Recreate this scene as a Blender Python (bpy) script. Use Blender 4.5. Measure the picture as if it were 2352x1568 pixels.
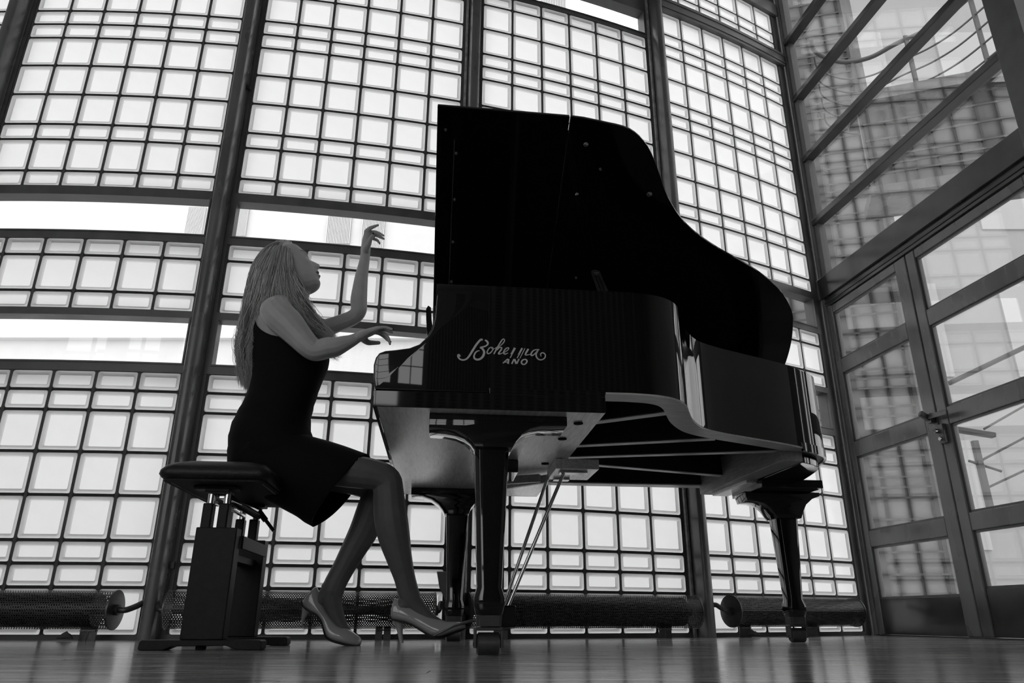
import bpy, bmesh, math, random
from math import sin, cos, tan, pi, radians, sqrt, atan2
from mathutils import Vector, Matrix, Quaternion

for _o in list(bpy.data.objects):
    bpy.data.objects.remove(_o)
SC = bpy.context.scene
COL = SC.collection

# ------------------------------------------------------------------ camera, sky, exposure
F, PITCH, ROLL, CX, CY, HC = 1688.12, 0.3607, 0.0018, 1189.74, 784.0, 0.0884
cam = bpy.data.cameras.new('camera')
camo = bpy.data.objects.new('camera', cam)
COL.objects.link(camo)
cam.sensor_width = 36.0
cam.sensor_fit = 'HORIZONTAL'
cam.lens = F / 2352 * 36.0
cam.shift_x = -(CX - 1176.0) / 2352
cam.clip_start = 0.02
cam.clip_end = 200
camo.location = (0, 0, HC)
camo.rotation_mode = 'QUATERNION'
_fw = Vector((0, cos(PITCH), sin(PITCH)))
camo.rotation_quaternion = Quaternion(_fw, -ROLL) @ Quaternion((1, 0, 0), pi / 2 + PITCH)
SC.camera = camo

world = bpy.data.worlds.new('overcast_sky')
SC.world = world
world.use_nodes = True
wn = world.node_tree.nodes
bg = wn['Background']
bg.inputs['Color'].default_value = (1, 1, 1, 1)
bg.inputs['Strength'].default_value = 2.4

SC.view_settings.view_transform = 'Standard'
SC.view_settings.look = 'None'
SC.view_settings.gamma = 1
SC.view_settings.use_curve_mapping = False
SC.view_settings.exposure = 0.0
cy_ = SC.cycles
cy_.use_denoising = True
cy_.max_bounces = 10
cy_.diffuse_bounces = 4
cy_.glossy_bounces = 4
cy_.transmission_bounces = 6
cy_.transparent_max_bounces = 12
cy_.caustics_reflective = False
cy_.caustics_refractive = False
cy_.sample_clamp_indirect = 4.0

RND = random.Random(7)

# ------------------------------------------------------------------ frames
# world frame: camera foot at the origin, +Y away from it.  piano frame: u along the piano from the
# front of the keyboard to the tail, v from the treble side to the bass side, z up.
PX0, PY0, YAW = -0.3785, 1.9082, 0.1024
CYW, SYW = cos(YAW), sin(YAW)
def P(u, v, z):
    return Vector((PX0 + u * CYW - v * SYW, PY0 + u * SYW + v * CYW, z))
_cp, _sp, _cr, _sr = cos(PITCH), sin(PITCH), cos(ROLL), sin(ROLL)
def ray(px, py):
    dx, dy = px - CX, CY - py
    a = (dx * _cr - dy * _sr) / F
    b = (dx * _sr + dy * _cr) / F
    return Vector((a, _cp - b * _sp, _sp + b * _cp))
def at(px, py, v):
    """survey helper: the (u, v, z) in the piano frame of a sighted point lying in the vertical plane v"""
    r = ray(px, py)
    ov = (0 - PX0) * -SYW + (0 - PY0) * CYW
    rv = -r.x * SYW + r.y * CYW
    t = (v - ov) / rv
    q = Vector((0, 0, HC)) + r * t
    return Vector(((q.x - PX0) * CYW + (q.y - PY0) * SYW, v, q.z))
def scale_at(px, py, v):
    q = at(px, py, v)
    w = P(*q) - Vector((0, 0, HC))
    return (w.y * _cp + w.z * _sp) / F      # metres per sighted unit at that point

# ------------------------------------------------------------------ materials
def mat(name, base=0.2, rough=0.5, spec=0.5, metal=0.0, coat=0.0, noise=None, bump=None, aniso_scale=None,
        vec='Object', rough_noise=0.0, emis=None):
    m = bpy.data.materials.new(name)
    m.use_nodes = True
    nt = m.node_tree
    b = nt.nodes['Principled BSDF']
    b.inputs['Base Color'].default_value = (base, base, base, 1)
    b.inputs['Roughness'].default_value = rough
    b.inputs['Metallic'].default_value = metal
    b.inputs['Specular IOR Level'].default_value = spec
    b.inputs['Coat Weight'].default_value = coat
    b.inputs['Coat Roughness'].default_value = 0.03
    if noise or bump or rough_noise:
        tc = nt.nodes.new('ShaderNodeTexCoord')
        mp = nt.nodes.new('ShaderNodeMapping')
        nt.links.new(tc.outputs[vec], mp.inputs['Vector'])
        if aniso_scale:
            mp.inputs['Scale'].default_value = aniso_scale
        tx = nt.nodes.new('ShaderNodeTexNoise')
        tx.inputs['Scale'].default_value = (noise or bump or (0, 20))[1]
        tx.inputs['Detail'].default_value = 6
        nt.links.new(mp.outputs['Vector'], tx.inputs['Vector'])
        if noise:
            rp = nt.nodes.new('ShaderNodeMapRange')
            rp.inputs['From Min'].default_value = 0.3
            rp.inputs['From Max'].default_value = 0.7
            rp.inputs['To Min'].default_value = base * (1 - noise[0])
            rp.inputs['To Max'].default_value = base * (1 + noise[0])
            nt.links.new(tx.outputs['Fac'], rp.inputs['Value'])
            nt.links.new(rp.outputs['Result'], b.inputs['Base Color'])
        if rough_noise:
            rr = nt.nodes.new('ShaderNodeMapRange')
            rr.inputs['From Min'].default_value = 0.3
            rr.inputs['From Max'].default_value = 0.7
            rr.inputs['To Min'].default_value = max(0.02, rough - rough_noise)
            rr.inputs['To Max'].default_value = rough + rough_noise
            nt.links.new(tx.outputs['Fac'], rr.inputs['Value'])
            nt.links.new(rr.outputs['Result'], b.inputs['Roughness'])
        if bump:
            bp = nt.nodes.new('ShaderNodeBump')
            bp.inputs['Strength'].default_value = bump[0]
            bp.inputs['Distance'].default_value = 0.004
            if bump[1] != tx.inputs['Scale'].default_value:
                t2 = nt.nodes.new('ShaderNodeTexNoise')
                t2.inputs['Scale'].default_value = bump[1]
                nt.links.new(mp.outputs['Vector'], t2.inputs['Vector'])
                nt.links.new(t2.outputs['Fac'], bp.inputs['Height'])
            else:
                nt.links.new(tx.outputs['Fac'], bp.inputs['Height'])
            nt.links.new(bp.outputs['Normal'], b.inputs['Normal'])
    return m

M = {}
M['steel'] = mat('dark_steel', 0.10, 0.42, 0.5, noise=(0.22, 9), bump=(0.08, 60), rough_noise=0.1)
M['steel_post'] = mat('painted_steel_post', 0.135, 0.27, 0.5, noise=(0.35, 5), bump=(0.12, 45), rough_noise=0.12, aniso_scale=(1, 1, 0.35))
M['mullion'] = mat('dark_lacquered_steel', 0.045, 0.2, 0.5, noise=(0.2, 6), rough_noise=0.06)
M['joint'] = mat('joint_mortar', 0.10, 0.75, 0.3, noise=(0.15, 30))
M['black'] = mat('black_piano_lacquer', 0.006, 0.035, 0.5, coat=0.4)
M['lidblack'] = mat('black_lid_lacquer', 0.003, 0.06, 0.2)
M['wood'] = mat('bare_beech_underside', 0.84, 0.22, 0.7, coat=0.7, noise=(0.22, 14), bump=(0.25, 60), aniso_scale=(9, 1, 9))
M['wood_u'] = mat('bare_beech_beam', 0.55, 0.34, 0.5, noise=(0.2, 14), bump=(0.2, 60), aniso_scale=(1, 9, 9))
M['board'] = mat('unlit_dark_soundboard', 0.02, 0.5, 0.3, noise=(0.3, 10))  # near-black base holds the shade of the unlit soundboard
M['brass'] = mat('brass_fitting', 0.55, 0.22, 0.5, metal=1.0)
M['plate'] = mat('bronzed_iron_plate', 0.10, 0.5, 0.3)
M['chrome'] = mat('chrome', 0.6, 0.12, 0.5, metal=1.0)
M['castiron'] = mat('caster_metal', 0.10, 0.35, 0.5, metal=0.6, noise=(0.2, 30))
M['felt'] = mat('black_felt', 0.012, 0.95, 0.1)
M['ivory'] = mat('white_keys', 0.75, 0.2, 0.5)
M['decal'] = mat('silver_white_lettering', 0.62, 0.4, 0.3, noise=(0.1, 40))
M['benchblack'] = mat('satin_black_bench', 0.009, 0.5, 0.25, noise=(0.3, 60), bump=(0.1, 220))
M['vinyl'] = mat('black_seat_leather', 0.010, 0.45, 0.4, bump=(0.3, 160))
M['lining'] = mat('seat_underside_fabric', 0.025, 0.8, 0.2, noise=(0.3, 90))
M['stud'] = mat('pale_staples', 0.7, 0.4, 0.5)
M['skin'] = mat('skin', 0.46, 0.48, 0.35, noise=(0.06, 25), bump=(0.05, 180))
M['tights'] = mat('sheer_dark_tights', 0.115, 0.5, 0.3, noise=(0.08, 30))
M['lips'] = mat('dark_lipstick', 0.07, 0.4, 0.4)
M['brow'] = mat('fair_eyebrow', 0.20, 0.6, 0.3)
M['nail'] = mat('dark_nail_polish', 0.03, 0.2, 0.5)
M['dress'] = mat('black_jersey', 0.007, 0.85, 0.15, bump=(0.35, 38), aniso_scale=(0.5, 0.5, 2.2))
M['hair'] = mat('light_brown_hair', 0.30, 0.36, 0.6)
_nt = M['hair'].node_tree
_a = _nt.nodes.new('ShaderNodeAttribute'); _a.attribute_name = 'tone'
_m = _nt.nodes.new('ShaderNodeMapRange'); _m.inputs['To Min'].default_value = 0.14; _m.inputs['To Max'].default_value = 0.85
_nt.links.new(_a.outputs['Fac'], _m.inputs['Value']); _nt.links.new(_m.outputs[0], _nt.nodes['Principled BSDF'].inputs['Base Color'])
M['hairbase'] = mat('hair_underlayer', 0.12, 0.6, 0.2)
M['shoe'] = mat('patent_leather', 0.36, 0.13, 0.5, coat=0.6)
M['sole'] = mat('shoe_sole', 0.03, 0.5, 0.3)
M['wallp'] = mat('grey_plaster', 0.5, 0.9, 0.1, noise=(0.08, 3))
M['ceil'] = mat('ceiling_plaster', 0.60, 0.9, 0.1)
M['white'] = mat('white_render', 0.66, 0.9, 0.1, noise=(0.03, 2))
M['greyfacade'] = mat('pale_grey_render', 0.40, 0.9, 0.1, noise=(0.04, 1))
M['ground'] = mat('outside_paving', 0.60, 0.9, 0.1, noise=(0.1, 2))
M['blind'] = mat('grey_slat_blind', 0.5, 0.8, 0.1)
M['greyrail'] = mat('galvanised_rail', 0.10, 0.5, 0.5)
M['funnel'] = mat('grey_sheet_metal', 0.22, 0.5, 0.5)
M['louvre'] = mat('dark_louvre', 0.02, 0.7, 0.2)
M['darkwall'] = mat('brown_panel', 0.50, 0.8, 0.2)
M['worn'] = mat('pale_painted_flange', 0.34, 0.5, 0.4, noise=(0.35, 30), bump=(0.3, 70))  # rib tone lighter than the post, mottled by noise
M['leaf'] = mat('dry_leaf', 0.08, 0.9, 0.1)

M['wood'].node_tree.nodes['Principled BSDF'].inputs['Coat Roughness'].default_value = 0.30
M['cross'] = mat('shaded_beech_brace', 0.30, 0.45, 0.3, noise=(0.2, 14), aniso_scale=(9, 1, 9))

def two_sided_ior(nt, fr, ior):
    """same reflectance from either side of a thin sheet"""
    ge = nt.nodes.new('ShaderNodeNewGeometry')
    m1 = nt.nodes.new('ShaderNodeMath'); m1.operation = 'MULTIPLY_ADD'
    m1.inputs[1].default_value = -2.0; m1.inputs[2].default_value = 1.0
    nt.links.new(ge.outputs['Backfacing'], m1.inputs[0])
    m2 = nt.nodes.new('ShaderNodeMath'); m2.operation = 'POWER'
    m2.inputs[0].default_value = ior
    nt.links.new(m1.outputs[0], m2.inputs[1])
    nt.links.new(m2.outputs[0], fr.inputs['IOR'])

def mat_translucent(name, col, gloss=0.06):
    m = bpy.data.materials.new(name)
    m.use_nodes = True
    nt = m.node_tree
    nt.nodes.clear()
    out = nt.nodes.new('ShaderNodeOutputMaterial')
    tr = nt.nodes.new('ShaderNodeBsdfTranslucent')
    df = nt.nodes.new('ShaderNodeBsdfDiffuse')
    gl = nt.nodes.new('ShaderNodeBsdfGlossy')
    gl.inputs['Roughness'].default_value = 0.12
    tc = nt.nodes.new('ShaderNodeTexCoord')
    nz = nt.nodes.new('ShaderNodeTexNoise')
    nz.inputs['Scale'].default_value = 14
    nt.links.new(tc.outputs['Object'], nz.inputs['Vector'])
    rp = nt.nodes.new('ShaderNodeMapRange')
    rp.inputs['To Min'].default_value = col * 0.96
    rp.inputs['To Max'].default_value = col * 1.03
    nt.links.new(nz.outputs['Fac'], rp.inputs['Value'])
    nt.links.new(rp.outputs['Result'], tr.inputs['Color'])
    df.inputs['Color'].default_value = (0.35, 0.35, 0.35, 1)
    m1 = nt.nodes.new('ShaderNodeMixShader')
    m1.inputs[0].default_value = 0.04
    nt.links.new(tr.outputs[0], m1.inputs[1])
    nt.links.new(df.outputs[0], m1.inputs[2])
    m2 = nt.nodes.new('ShaderNodeMixShader')
    fr = nt.nodes.new('ShaderNodeFresnel')
    two_sided_ior(nt, fr, 1.3)
    nt.links.new(fr.outputs[0], m2.inputs[0])
    nt.links.new(m1.outputs[0], m2.inputs[1])
    nt.links.new(gl.outputs[0], m2.inputs[2])
    nt.links.new(m2.outputs[0], out.inputs['Surface'])
    return m
M['block'] = mat_translucent('frosted_glass_block', 0.80)
M['farblock'] = mat_translucent('grey_glass_block', 0.36)

def mat_glass(name, tint=0.95, ior=1.5):
    m = bpy.data.materials.new(name)
    m.use_nodes = True
    nt = m.node_tree
    nt.nodes.clear()
    out = nt.nodes.new('ShaderNodeOutputMaterial')
    tr = nt.nodes.new('ShaderNodeBsdfTransparent')
    tr.inputs['Color'].default_value = (tint, tint, tint, 1)
    gl = nt.nodes.new('ShaderNodeBsdfGlossy')
    gl.inputs['Roughness'].default_value = 0.0
    fr = nt.nodes.new('ShaderNodeFresnel')
    two_sided_ior(nt, fr, ior)
    mx = nt.nodes.new('ShaderNodeMixShader')
    nt.links.new(fr.outputs[0], mx.inputs[0])
    nt.links.new(tr.outputs[0], mx.inputs[1])
    nt.links.new(gl.outputs[0], mx.inputs[2])
    nt.links.new(mx.outputs[0], out.inputs['Surface'])
    return m
M['glass'] = mat_glass('clear_glass', 0.96)
M['tglass'] = mat_glass('tinted_door_glass', 0.86, 1.75)

def mat_perforated():
    """dark sheet with rows of round holes, laid out on the sheet's own UV (metres)"""
    m = mat('perforated_sheet', 0.045, 0.38, 0.5, metal=0.4)
    nt = m.node_tree
    b = nt.nodes['Principled BSDF']
    uv = nt.nodes.new('ShaderNodeUVMap')
    sep = nt.nodes.new('ShaderNodeSeparateXYZ')
    nt.links.new(uv.outputs[0], sep.inputs[0])
    def math_(op, a, bb=None):
        n = nt.nodes.new('ShaderNodeMath')
        n.operation = op
        for i, x in enumerate((a, bb)):
            if x is None: continue
            if isinstance(x, (int, float)): n.inputs[i].default_value = x
            else: nt.links.new(x, n.inputs[i])
        return n.outputs[0]
    px, py = 0.0105, 0.0182
    def cell(offx, offy):
        x = math_('SUBTRACT', math_('FRACT', math_('ADD', math_('DIVIDE', sep.outputs[0], px), offx)), 0.5)
        y = math_('SUBTRACT', math_('FRACT', math_('ADD', math_('DIVIDE', sep.outputs[1], py), offy)), 0.5)
        x = math_('MULTIPLY', x, px)
        y = math_('MULTIPLY', y, py)
        return math_('SQRT', math_('ADD', math_('MULTIPLY', x, x), math_('MULTIPLY', y, y)))
    d = math_('MINIMUM', cell(0, 0), cell(0.5, 0.5))
    hole = math_('LESS_THAN', d, 0.0034)
    out = nt.nodes['Material Output']
    tr = nt.nodes.new('ShaderNodeBsdfTransparent')
    mx = nt.nodes.new('ShaderNodeMixShader')
    nt.links.new(hole, mx.inputs[0])
    nt.links.new(b.outputs[0], mx.inputs[1])
    nt.links.new(tr.outputs[0], mx.inputs[2])
    nt.links.new(mx.outputs[0], out.inputs['Surface'])
    return m
M['perf'] = mat_perforated()

def mat_floor():
    m = bpy.data.materials.new('varnished_floorboards')
    m.use_nodes = True
    nt = m.node_tree
    b = nt.nodes['Principled BSDF']
    tc = nt.nodes.new('ShaderNodeTexCoord')
    oi = nt.nodes.new('ShaderNodeObjectInfo')
    mp = nt.nodes.new('ShaderNodeMapping')
    mp.inputs['Scale'].default_value = (1.6, 30, 30)
    cb = nt.nodes.new('ShaderNodeCombineXYZ')
    nt.links.new(oi.outputs['Random'], cb.inputs[0])
    va = nt.nodes.new('ShaderNodeVectorMath')
    va.operation = 'ADD'
    sc = nt.nodes.new('ShaderNodeVectorMath')
    sc.operation = 'SCALE'
    sc.inputs['Scale'].default_value = 17.0
    nt.links.new(cb.outputs[0], sc.inputs[0])
    nt.links.new(tc.outputs['Object'], va.inputs[0])
    nt.links.new(sc.outputs[0], va.inputs[1])
    nt.links.new(va.outputs[0], mp.inputs['Vector'])
    n1 = nt.nodes.new('ShaderNodeTexNoise')
    n1.inputs['Scale'].default_value = 2.2
    n1.inputs['Detail'].default_value = 8
    n1.inputs['Roughness'].default_value = 0.65
    nt.links.new(mp.outputs[0], n1.inputs['Vector'])
    rp = nt.nodes.new('ShaderNodeMapRange')
    rp.inputs['From Min'].default_value = 0.3
    rp.inputs['From Max'].default_value = 0.7
    rp.inputs['To Min'].default_value = 0.14
    rp.inputs['To Max'].default_value = 0.58
    nt.links.new(n1.outputs['Fac'], rp.inputs['Value'])
    mu = nt.nodes.new('ShaderNodeMath')
    mu.operation = 'MULTIPLY'
    r2 = nt.nodes.new('ShaderNodeMapRange')
    r2.inputs['To Min'].default_value = 0.7
    r2.inputs['To Max'].default_value = 1.25
    nt.links.new(oi.outputs['Random'], r2.inputs['Value'])
    nt.links.new(rp.outputs[0], mu.inputs[0])
    nt.links.new(r2.outputs[0], mu.inputs[1])
    nt.links.new(mu.outputs[0], b.inputs['Base Color'])
    r3 = nt.nodes.new('ShaderNodeMapRange')
    r3.inputs['From Min'].default_value = 0.3
    r3.inputs['From Max'].default_value = 0.7
    r3.inputs['To Min'].default_value = 0.10
    r3.inputs['To Max'].default_value = 0.22
    nt.links.new(n1.outputs['Fac'], r3.inputs['Value'])
    nt.links.new(r3.outputs[0], b.inputs['Roughness'])
    b.inputs['Specular IOR Level'].default_value = 0.65
    n2 = nt.nodes.new('ShaderNodeTexNoise')
    n2.inputs['Scale'].default_value = 1.2
    nt.links.new(mp.outputs[0], n2.inputs['Vector'])
    bp = nt.nodes.new('ShaderNodeBump')
    bp.inputs['Strength'].default_value = 0.22
    bp.inputs['Distance'].default_value = 0.002
    nt.links.new(n2.outputs['Fac'], bp.inputs['Height'])
    nt.links.new(bp.outputs[0], b.inputs['Normal'])
    return m
M['floor'] = mat_floor()

# ------------------------------------------------------------------ mesh building
class MB:
    def __init__(self):
        self.v, self.f, self.uv = [], [], None
    def add(self, vs, fs):
        n = len(self.v)
        self.v += [Vector(x) for x in vs]
        self.f += [tuple(i + n for i in f) for f in fs]
        return self
    def box(self, a, b, fn=None):
        (x0, y0, z0), (x1, y1, z1) = a, b
        vs = [(x0, y0, z0), (x1, y0, z0), (x1, y1, z0), (x0, y1, z0), (x0, y0, z1), (x1, y0, z1), (x1, y1, z1), (x0, y1, z1)]
        if fn: vs = [fn(*p) for p in vs]
        return self.add(vs, [(0, 3, 2, 1), (4, 5, 6, 7), (0, 1, 5, 4), (1, 2, 6, 5), (2, 3, 7, 6), (3, 0, 4, 7)])
    def obox(self, c, ax, ay, az, sx, sy, sz):
        vs = []
        for dz in (-1, 1):
            for dx, dy in ((-1, -1), (1, -1), (1, 1), (-1, 1)):
                vs.append(c + ax * dx * sx / 2 + ay * dy * sy / 2 + az * dz * sz / 2)
        return self.add(vs, [(0, 3, 2, 1), (4, 5, 6, 7), (0, 1, 5, 4), (1, 2, 6, 5), (2, 3, 7, 6), (3, 0, 4, 7)])
    def bar(self, p, q, w, h, up=Vector((0, 0, 1))):
        p, q = Vector(p), Vector(q)
        d = (q - p).normalized()
        s = d.cross(up)
        if s.length < 1e-5: s = Vector((1, 0, 0))
        s.normalize()
        n = s.cross(d).normalized()
        return self.obox((p + q) / 2, d, s, n, (q - p).length, w, h)
    def loft(self, rings, cap=True, closed=True):
        n = len(rings[0])
        vs = [p for r in rings for p in r]
        fs = []
        for i in range(len(rings) - 1):
            for j in range(n if closed else n - 1):
                k = (j + 1) % n
                fs.append((i * n + j, i * n + k, (i + 1) * n + k, (i + 1) * n + j))
        if cap:
            fs.append(tuple(reversed(range(n))))
            fs.append(tuple((len(rings) - 1) * n + j for j in range(n)))
        return self.add(vs, fs)
    def tube(self, pts, rs, n=12, cap=True, sy=1.0, up=None):
        pts = [Vector(p) for p in pts]
        if isinstance(rs, (int, float)): rs = [rs] * len(pts)
        rings = []
        s = None
        for i, p in enumerate(pts):
            a = pts[max(0, i - 1)]
            b = pts[min(len(pts) - 1, i + 1)]
            d = (b - a).normalized()
            if s is None:
                u = up or (Vector((0, 0, 1)) if abs(d.z) < 0.9 else Vector((0, 1, 0)))
                s = d.cross(u).normalized()
            else:
                s = (s - d * s.dot(d)).normalized()
            t = d.cross(s)
            r = rs[i]
            rings.append([p + s * cos(2 * pi * k / n) * r + t * sin(2 * pi * k / n) * r * sy for k in range(n)])
        return self.loft(rings, cap)
    def caps(self, pts, rs, n=14):
        """tube with rounded ends"""
        pts = [Vector(p) for p in pts]
        d0 = (pts[0] - pts[1]).normalized()
        d1 = (pts[-1] - pts[-2]).normalized()
        P2, R2 = [], []
        for a in (80, 50, 25):
            P2.append(pts[0] + d0 * rs[0] * sin(radians(a)))
            R2.append(rs[0] * cos(radians(a)))
        P2 += pts
        R2 += list(rs)
        for a in (25, 50, 80):
            P2.append(pts[-1] + d1 * rs[-1] * sin(radians(a)))
            R2.append(rs[-1] * cos(radians(a)))
        return self.tube(P2, R2, n)
    def prism(self, poly, fn0, fn1):
        """poly: list of 2-D points; fn0/fn1 map (a, b) to 3-D for the two faces"""
        n = len(poly)
        vs = [fn0(*p) for p in poly] + [fn1(*p) for p in poly]
        fs = [tuple(reversed(range(n))), tuple(range(n, 2 * n))]
        for i in range(n):
            k = (i + 1) % n
            fs.append((i, k, n + k, n + i))
        return self.add(vs, fs)
    def build(self, name, m, parent=None, frame='P', smooth=False, bevel=0.0, seg=2, label=None, kind=None, sub=0):
        me = bpy.data.meshes.new(name)
        vs = self.v
        if frame == 'P' and parent is None:
            vs = [P(*p) for p in vs]
        if parent is not None:
            off = parent.get('_o', None)
            if off is not None:
                o = Vector(off[:])
                if frame == 'W':
                    a = parent['_a']
                    ca, sa = cos(a), sin(a)
                    vs = [Vector(((p.x - o.x) * ca + (p.y - o.y) * sa, -(p.x - o.x) * sa + (p.y - o.y) * ca, p.z - o.z)) for p in vs]
                else:
                    vs = [p - Vector(parent['_p'][:]) for p in vs]
        me.from_pydata([tuple(p) for p in vs], [], self.f)
        me.update()
        if self.uv:
            l = me.uv_layers.new(name='UVMap')
            for i, lp in enumerate(me.loops):
                l.data[i].uv = self.uv[lp.vertex_index]
        bm = bmesh.new()
        bm.from_mesh(me)
        if not self.uv:
            bmesh.ops.recalc_face_normals(bm, faces=bm.faces)
        if bevel:
            ed = [e for e in bm.edges if len(e.link_faces) == 2 and e.calc_face_angle(0) > radians(35)]
            bmesh.ops.bevel(bm, geom=ed, offset=bevel, segments=seg, profile=0.5, affect='EDGES', clamp_overlap=True)
        bm.to_mesh(me)
        bm.free()
        if smooth:
            me.polygons.foreach_set('use_smooth', [True] * len(me.polygons))
            if smooth != 'all':
                me.set_sharp_from_angle(angle=radians(smooth if smooth is not True else 40))
        me.materials.append(m)
        o = bpy.data.objects.new(name, me)
        COL.objects.link(o)
        if parent is not None:
            o.parent = parent
            for k in ('_o', '_p', '_a'):
                if k in parent: o[k] = parent[k]
            if '_o' in parent and parent.get('_child', 0):
                pass
        if label: o['label'] = label
        if kind: o['kind'] = kind
        if sub:
            md = o.modifiers.new('s', 'SUBSURF')
            md.levels = md.render_levels = sub
        return o

def thing(name, label, cat, loc, rz=0.0, group=None, kind=None, pframe=None):
    o = bpy.data.objects.new(name, None)
    COL.objects.link(o)
    o.empty_display_size = 0.1
    o.location = loc
    o.rotation_euler = (0, 0, rz)
    o['_o'] = list(loc)
    o['_a'] = rz
    if pframe is not None: o['_p'] = list(pframe)
    if label: o['label'] = label
    if cat: o['category'] = cat
    if group: o['group'] = group
    if kind: o['kind'] = kind
    return o
def pthing(name, label, cat, u, v, z=0.0, **k):
    return thing(name, label, cat, P(u, v, z), YAW, pframe=(u, v, z), **k)
def tagit(o, label, cat=None, group=None, kind=None):
    o['label'] = label
    if cat: o['category'] = cat
    if group: o['group'] = group
    if kind: o['kind'] = kind
    return o
def lerp(a, b, t): return a + (b - a) * t
def smoothpath(pts, n):
    """Catmull-Rom through pts, n samples per span; works on Vectors of any size"""
    out = []
    m = len(pts)
    for i in range(m - 1):
        p0, p1, p2, p3 = pts[max(0, i - 1)], pts[i], pts[i + 1], pts[min(m - 1, i + 2)]
        for k in range(n):
            t = k / n
            out.append(0.5 * ((2 * p1) + (p2 - p0) * t + (2 * p0 - 5 * p1 + 4 * p2 - p3) * t * t + (3 * p1 - p0 - 3 * p2 + p3) * t ** 3))
    out.append(pts[-1])
    return out
def interp(xs, ys, x):
    if x <= xs[0]: return ys[0]
    for i in range(len(xs) - 1):
        if x <= xs[i + 1]:
            return lerp(ys[i], ys[i + 1], (x - xs[i]) / (xs[i + 1] - xs[i]))
    return ys[-1]

# ================================================================== the curved glass-block wall
WC = Vector((-2.6907, 12.4108, 0))
WR = 9.0477
def wp(s, z, d=0.0):
    """point on the curved wall: s along the arc, z up, d metres into the room"""
    a = s / WR
    r = WR + d
    return Vector((WC.x + r * sin(a), WC.y - r * cos(a), z))
A0, APER = -0.1434, 1.3204
def bay_start(k): return A0 + APER * (k - 1)

def rrect(w, h, r, n=3):
    pts = []
    for cx, cz, a0 in ((w / 2 - r, h / 2 - r, 0), (-w / 2 + r, h / 2 - r, 90), (-w / 2 + r, -h / 2 + r, 180), (w / 2 - r, -h / 2 + r, 270)):
        for i in range(n):
            a = radians(a0 + 90 * i / (n - 1))
            pts.append((cx + r * cos(a), cz + r * sin(a)))
    return pts
def block_mesh(name, w, h):
    b = MB()
    rings = []
    #        inset   depth (y, + = away from the room)
    for ins, dep in ((0.0, 0.020), (0.0, 0.003), (0.0025, 0.0), (0.012, 0.0005), (0.0145, 0.004), (0.0165, 0.0045), (0.020, 0.012)):
        rr = max(0.003, 0.010 - ins * 0.25)
        rings.append([(x, dep, z) for x, z in rrect(w - 2 * ins, h - 2 * ins, rr)])
    n = len(rings[0])
    vs = [p for r in rings for p in r]
    fs = []
    for i in range(len(rings) - 1):
        for j in range(n):
            k = (j + 1) % n
            fs.append((i * n + j, i * n + k, (i + 1) * n + k, (i + 1) * n + j))
    fs.append(tuple((len(rings) - 1) * n + j for j in range(n)))
    me = bpy.data.meshes.new(name)
    me.from_pydata(vs, [], fs)
    me.polygons.foreach_set('use_smooth', [True] * len(me.polygons))
    me.set_sharp_from_angle(angle=radians(50))
    me.materials.append(M['block'])
    return me
ME_T = block_mesh('glass_block_square', 0.187, 0.187)
ME_S = block_mesh('glass_block_half', 0.187, 0.0868)
ME_TN = block_mesh('glass_block_narrow', 0.150, 0.187)

Z0 = 0.0216
ROWS_LOW = [('T', Z0), ('S', Z0 + .2), ('S', Z0 + .3), ('T', Z0 + .4), ('T', Z0 + .6), ('T', Z0 + .8), ('S', Z0 + 1.0), ('S', Z0 + 1.1)]
ROWS_MID = [('S', 1.5385), ('T', 1.6385), ('S', 1.8385)]
_u = 2.2400
ROWS_UP = [('S', _u), ('T', _u + .1), ('S', _u + .3), ('T', _u + .4), ('T', _u + .6), ('T', _u + .8), ('S', _u + 1.0), ('S', _u + 1.1),
           ('T', _u + 1.2), ('T', _u + 1.4), ('S', _u + 1.6)]
STRIPS = [(1.258, 1.502, 1.2105, 1.5385), (1.972, 2.188, 1.9265, 2.2400), (3.965, 4.168, 3.930, 4.228)]
JT = 0.0145

def block_rows(k):
    r = ROWS_LOW + ROWS_MID + ROWS_UP
    if k == 4:
        r = r + [('S', _u + 1.7), ('T', _u + 1.8), ('S', 4.3500), ('S', 4.4500), ('T', 4.5500), ('S', 4.86), ('T', 4.96)]
    return r

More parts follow.
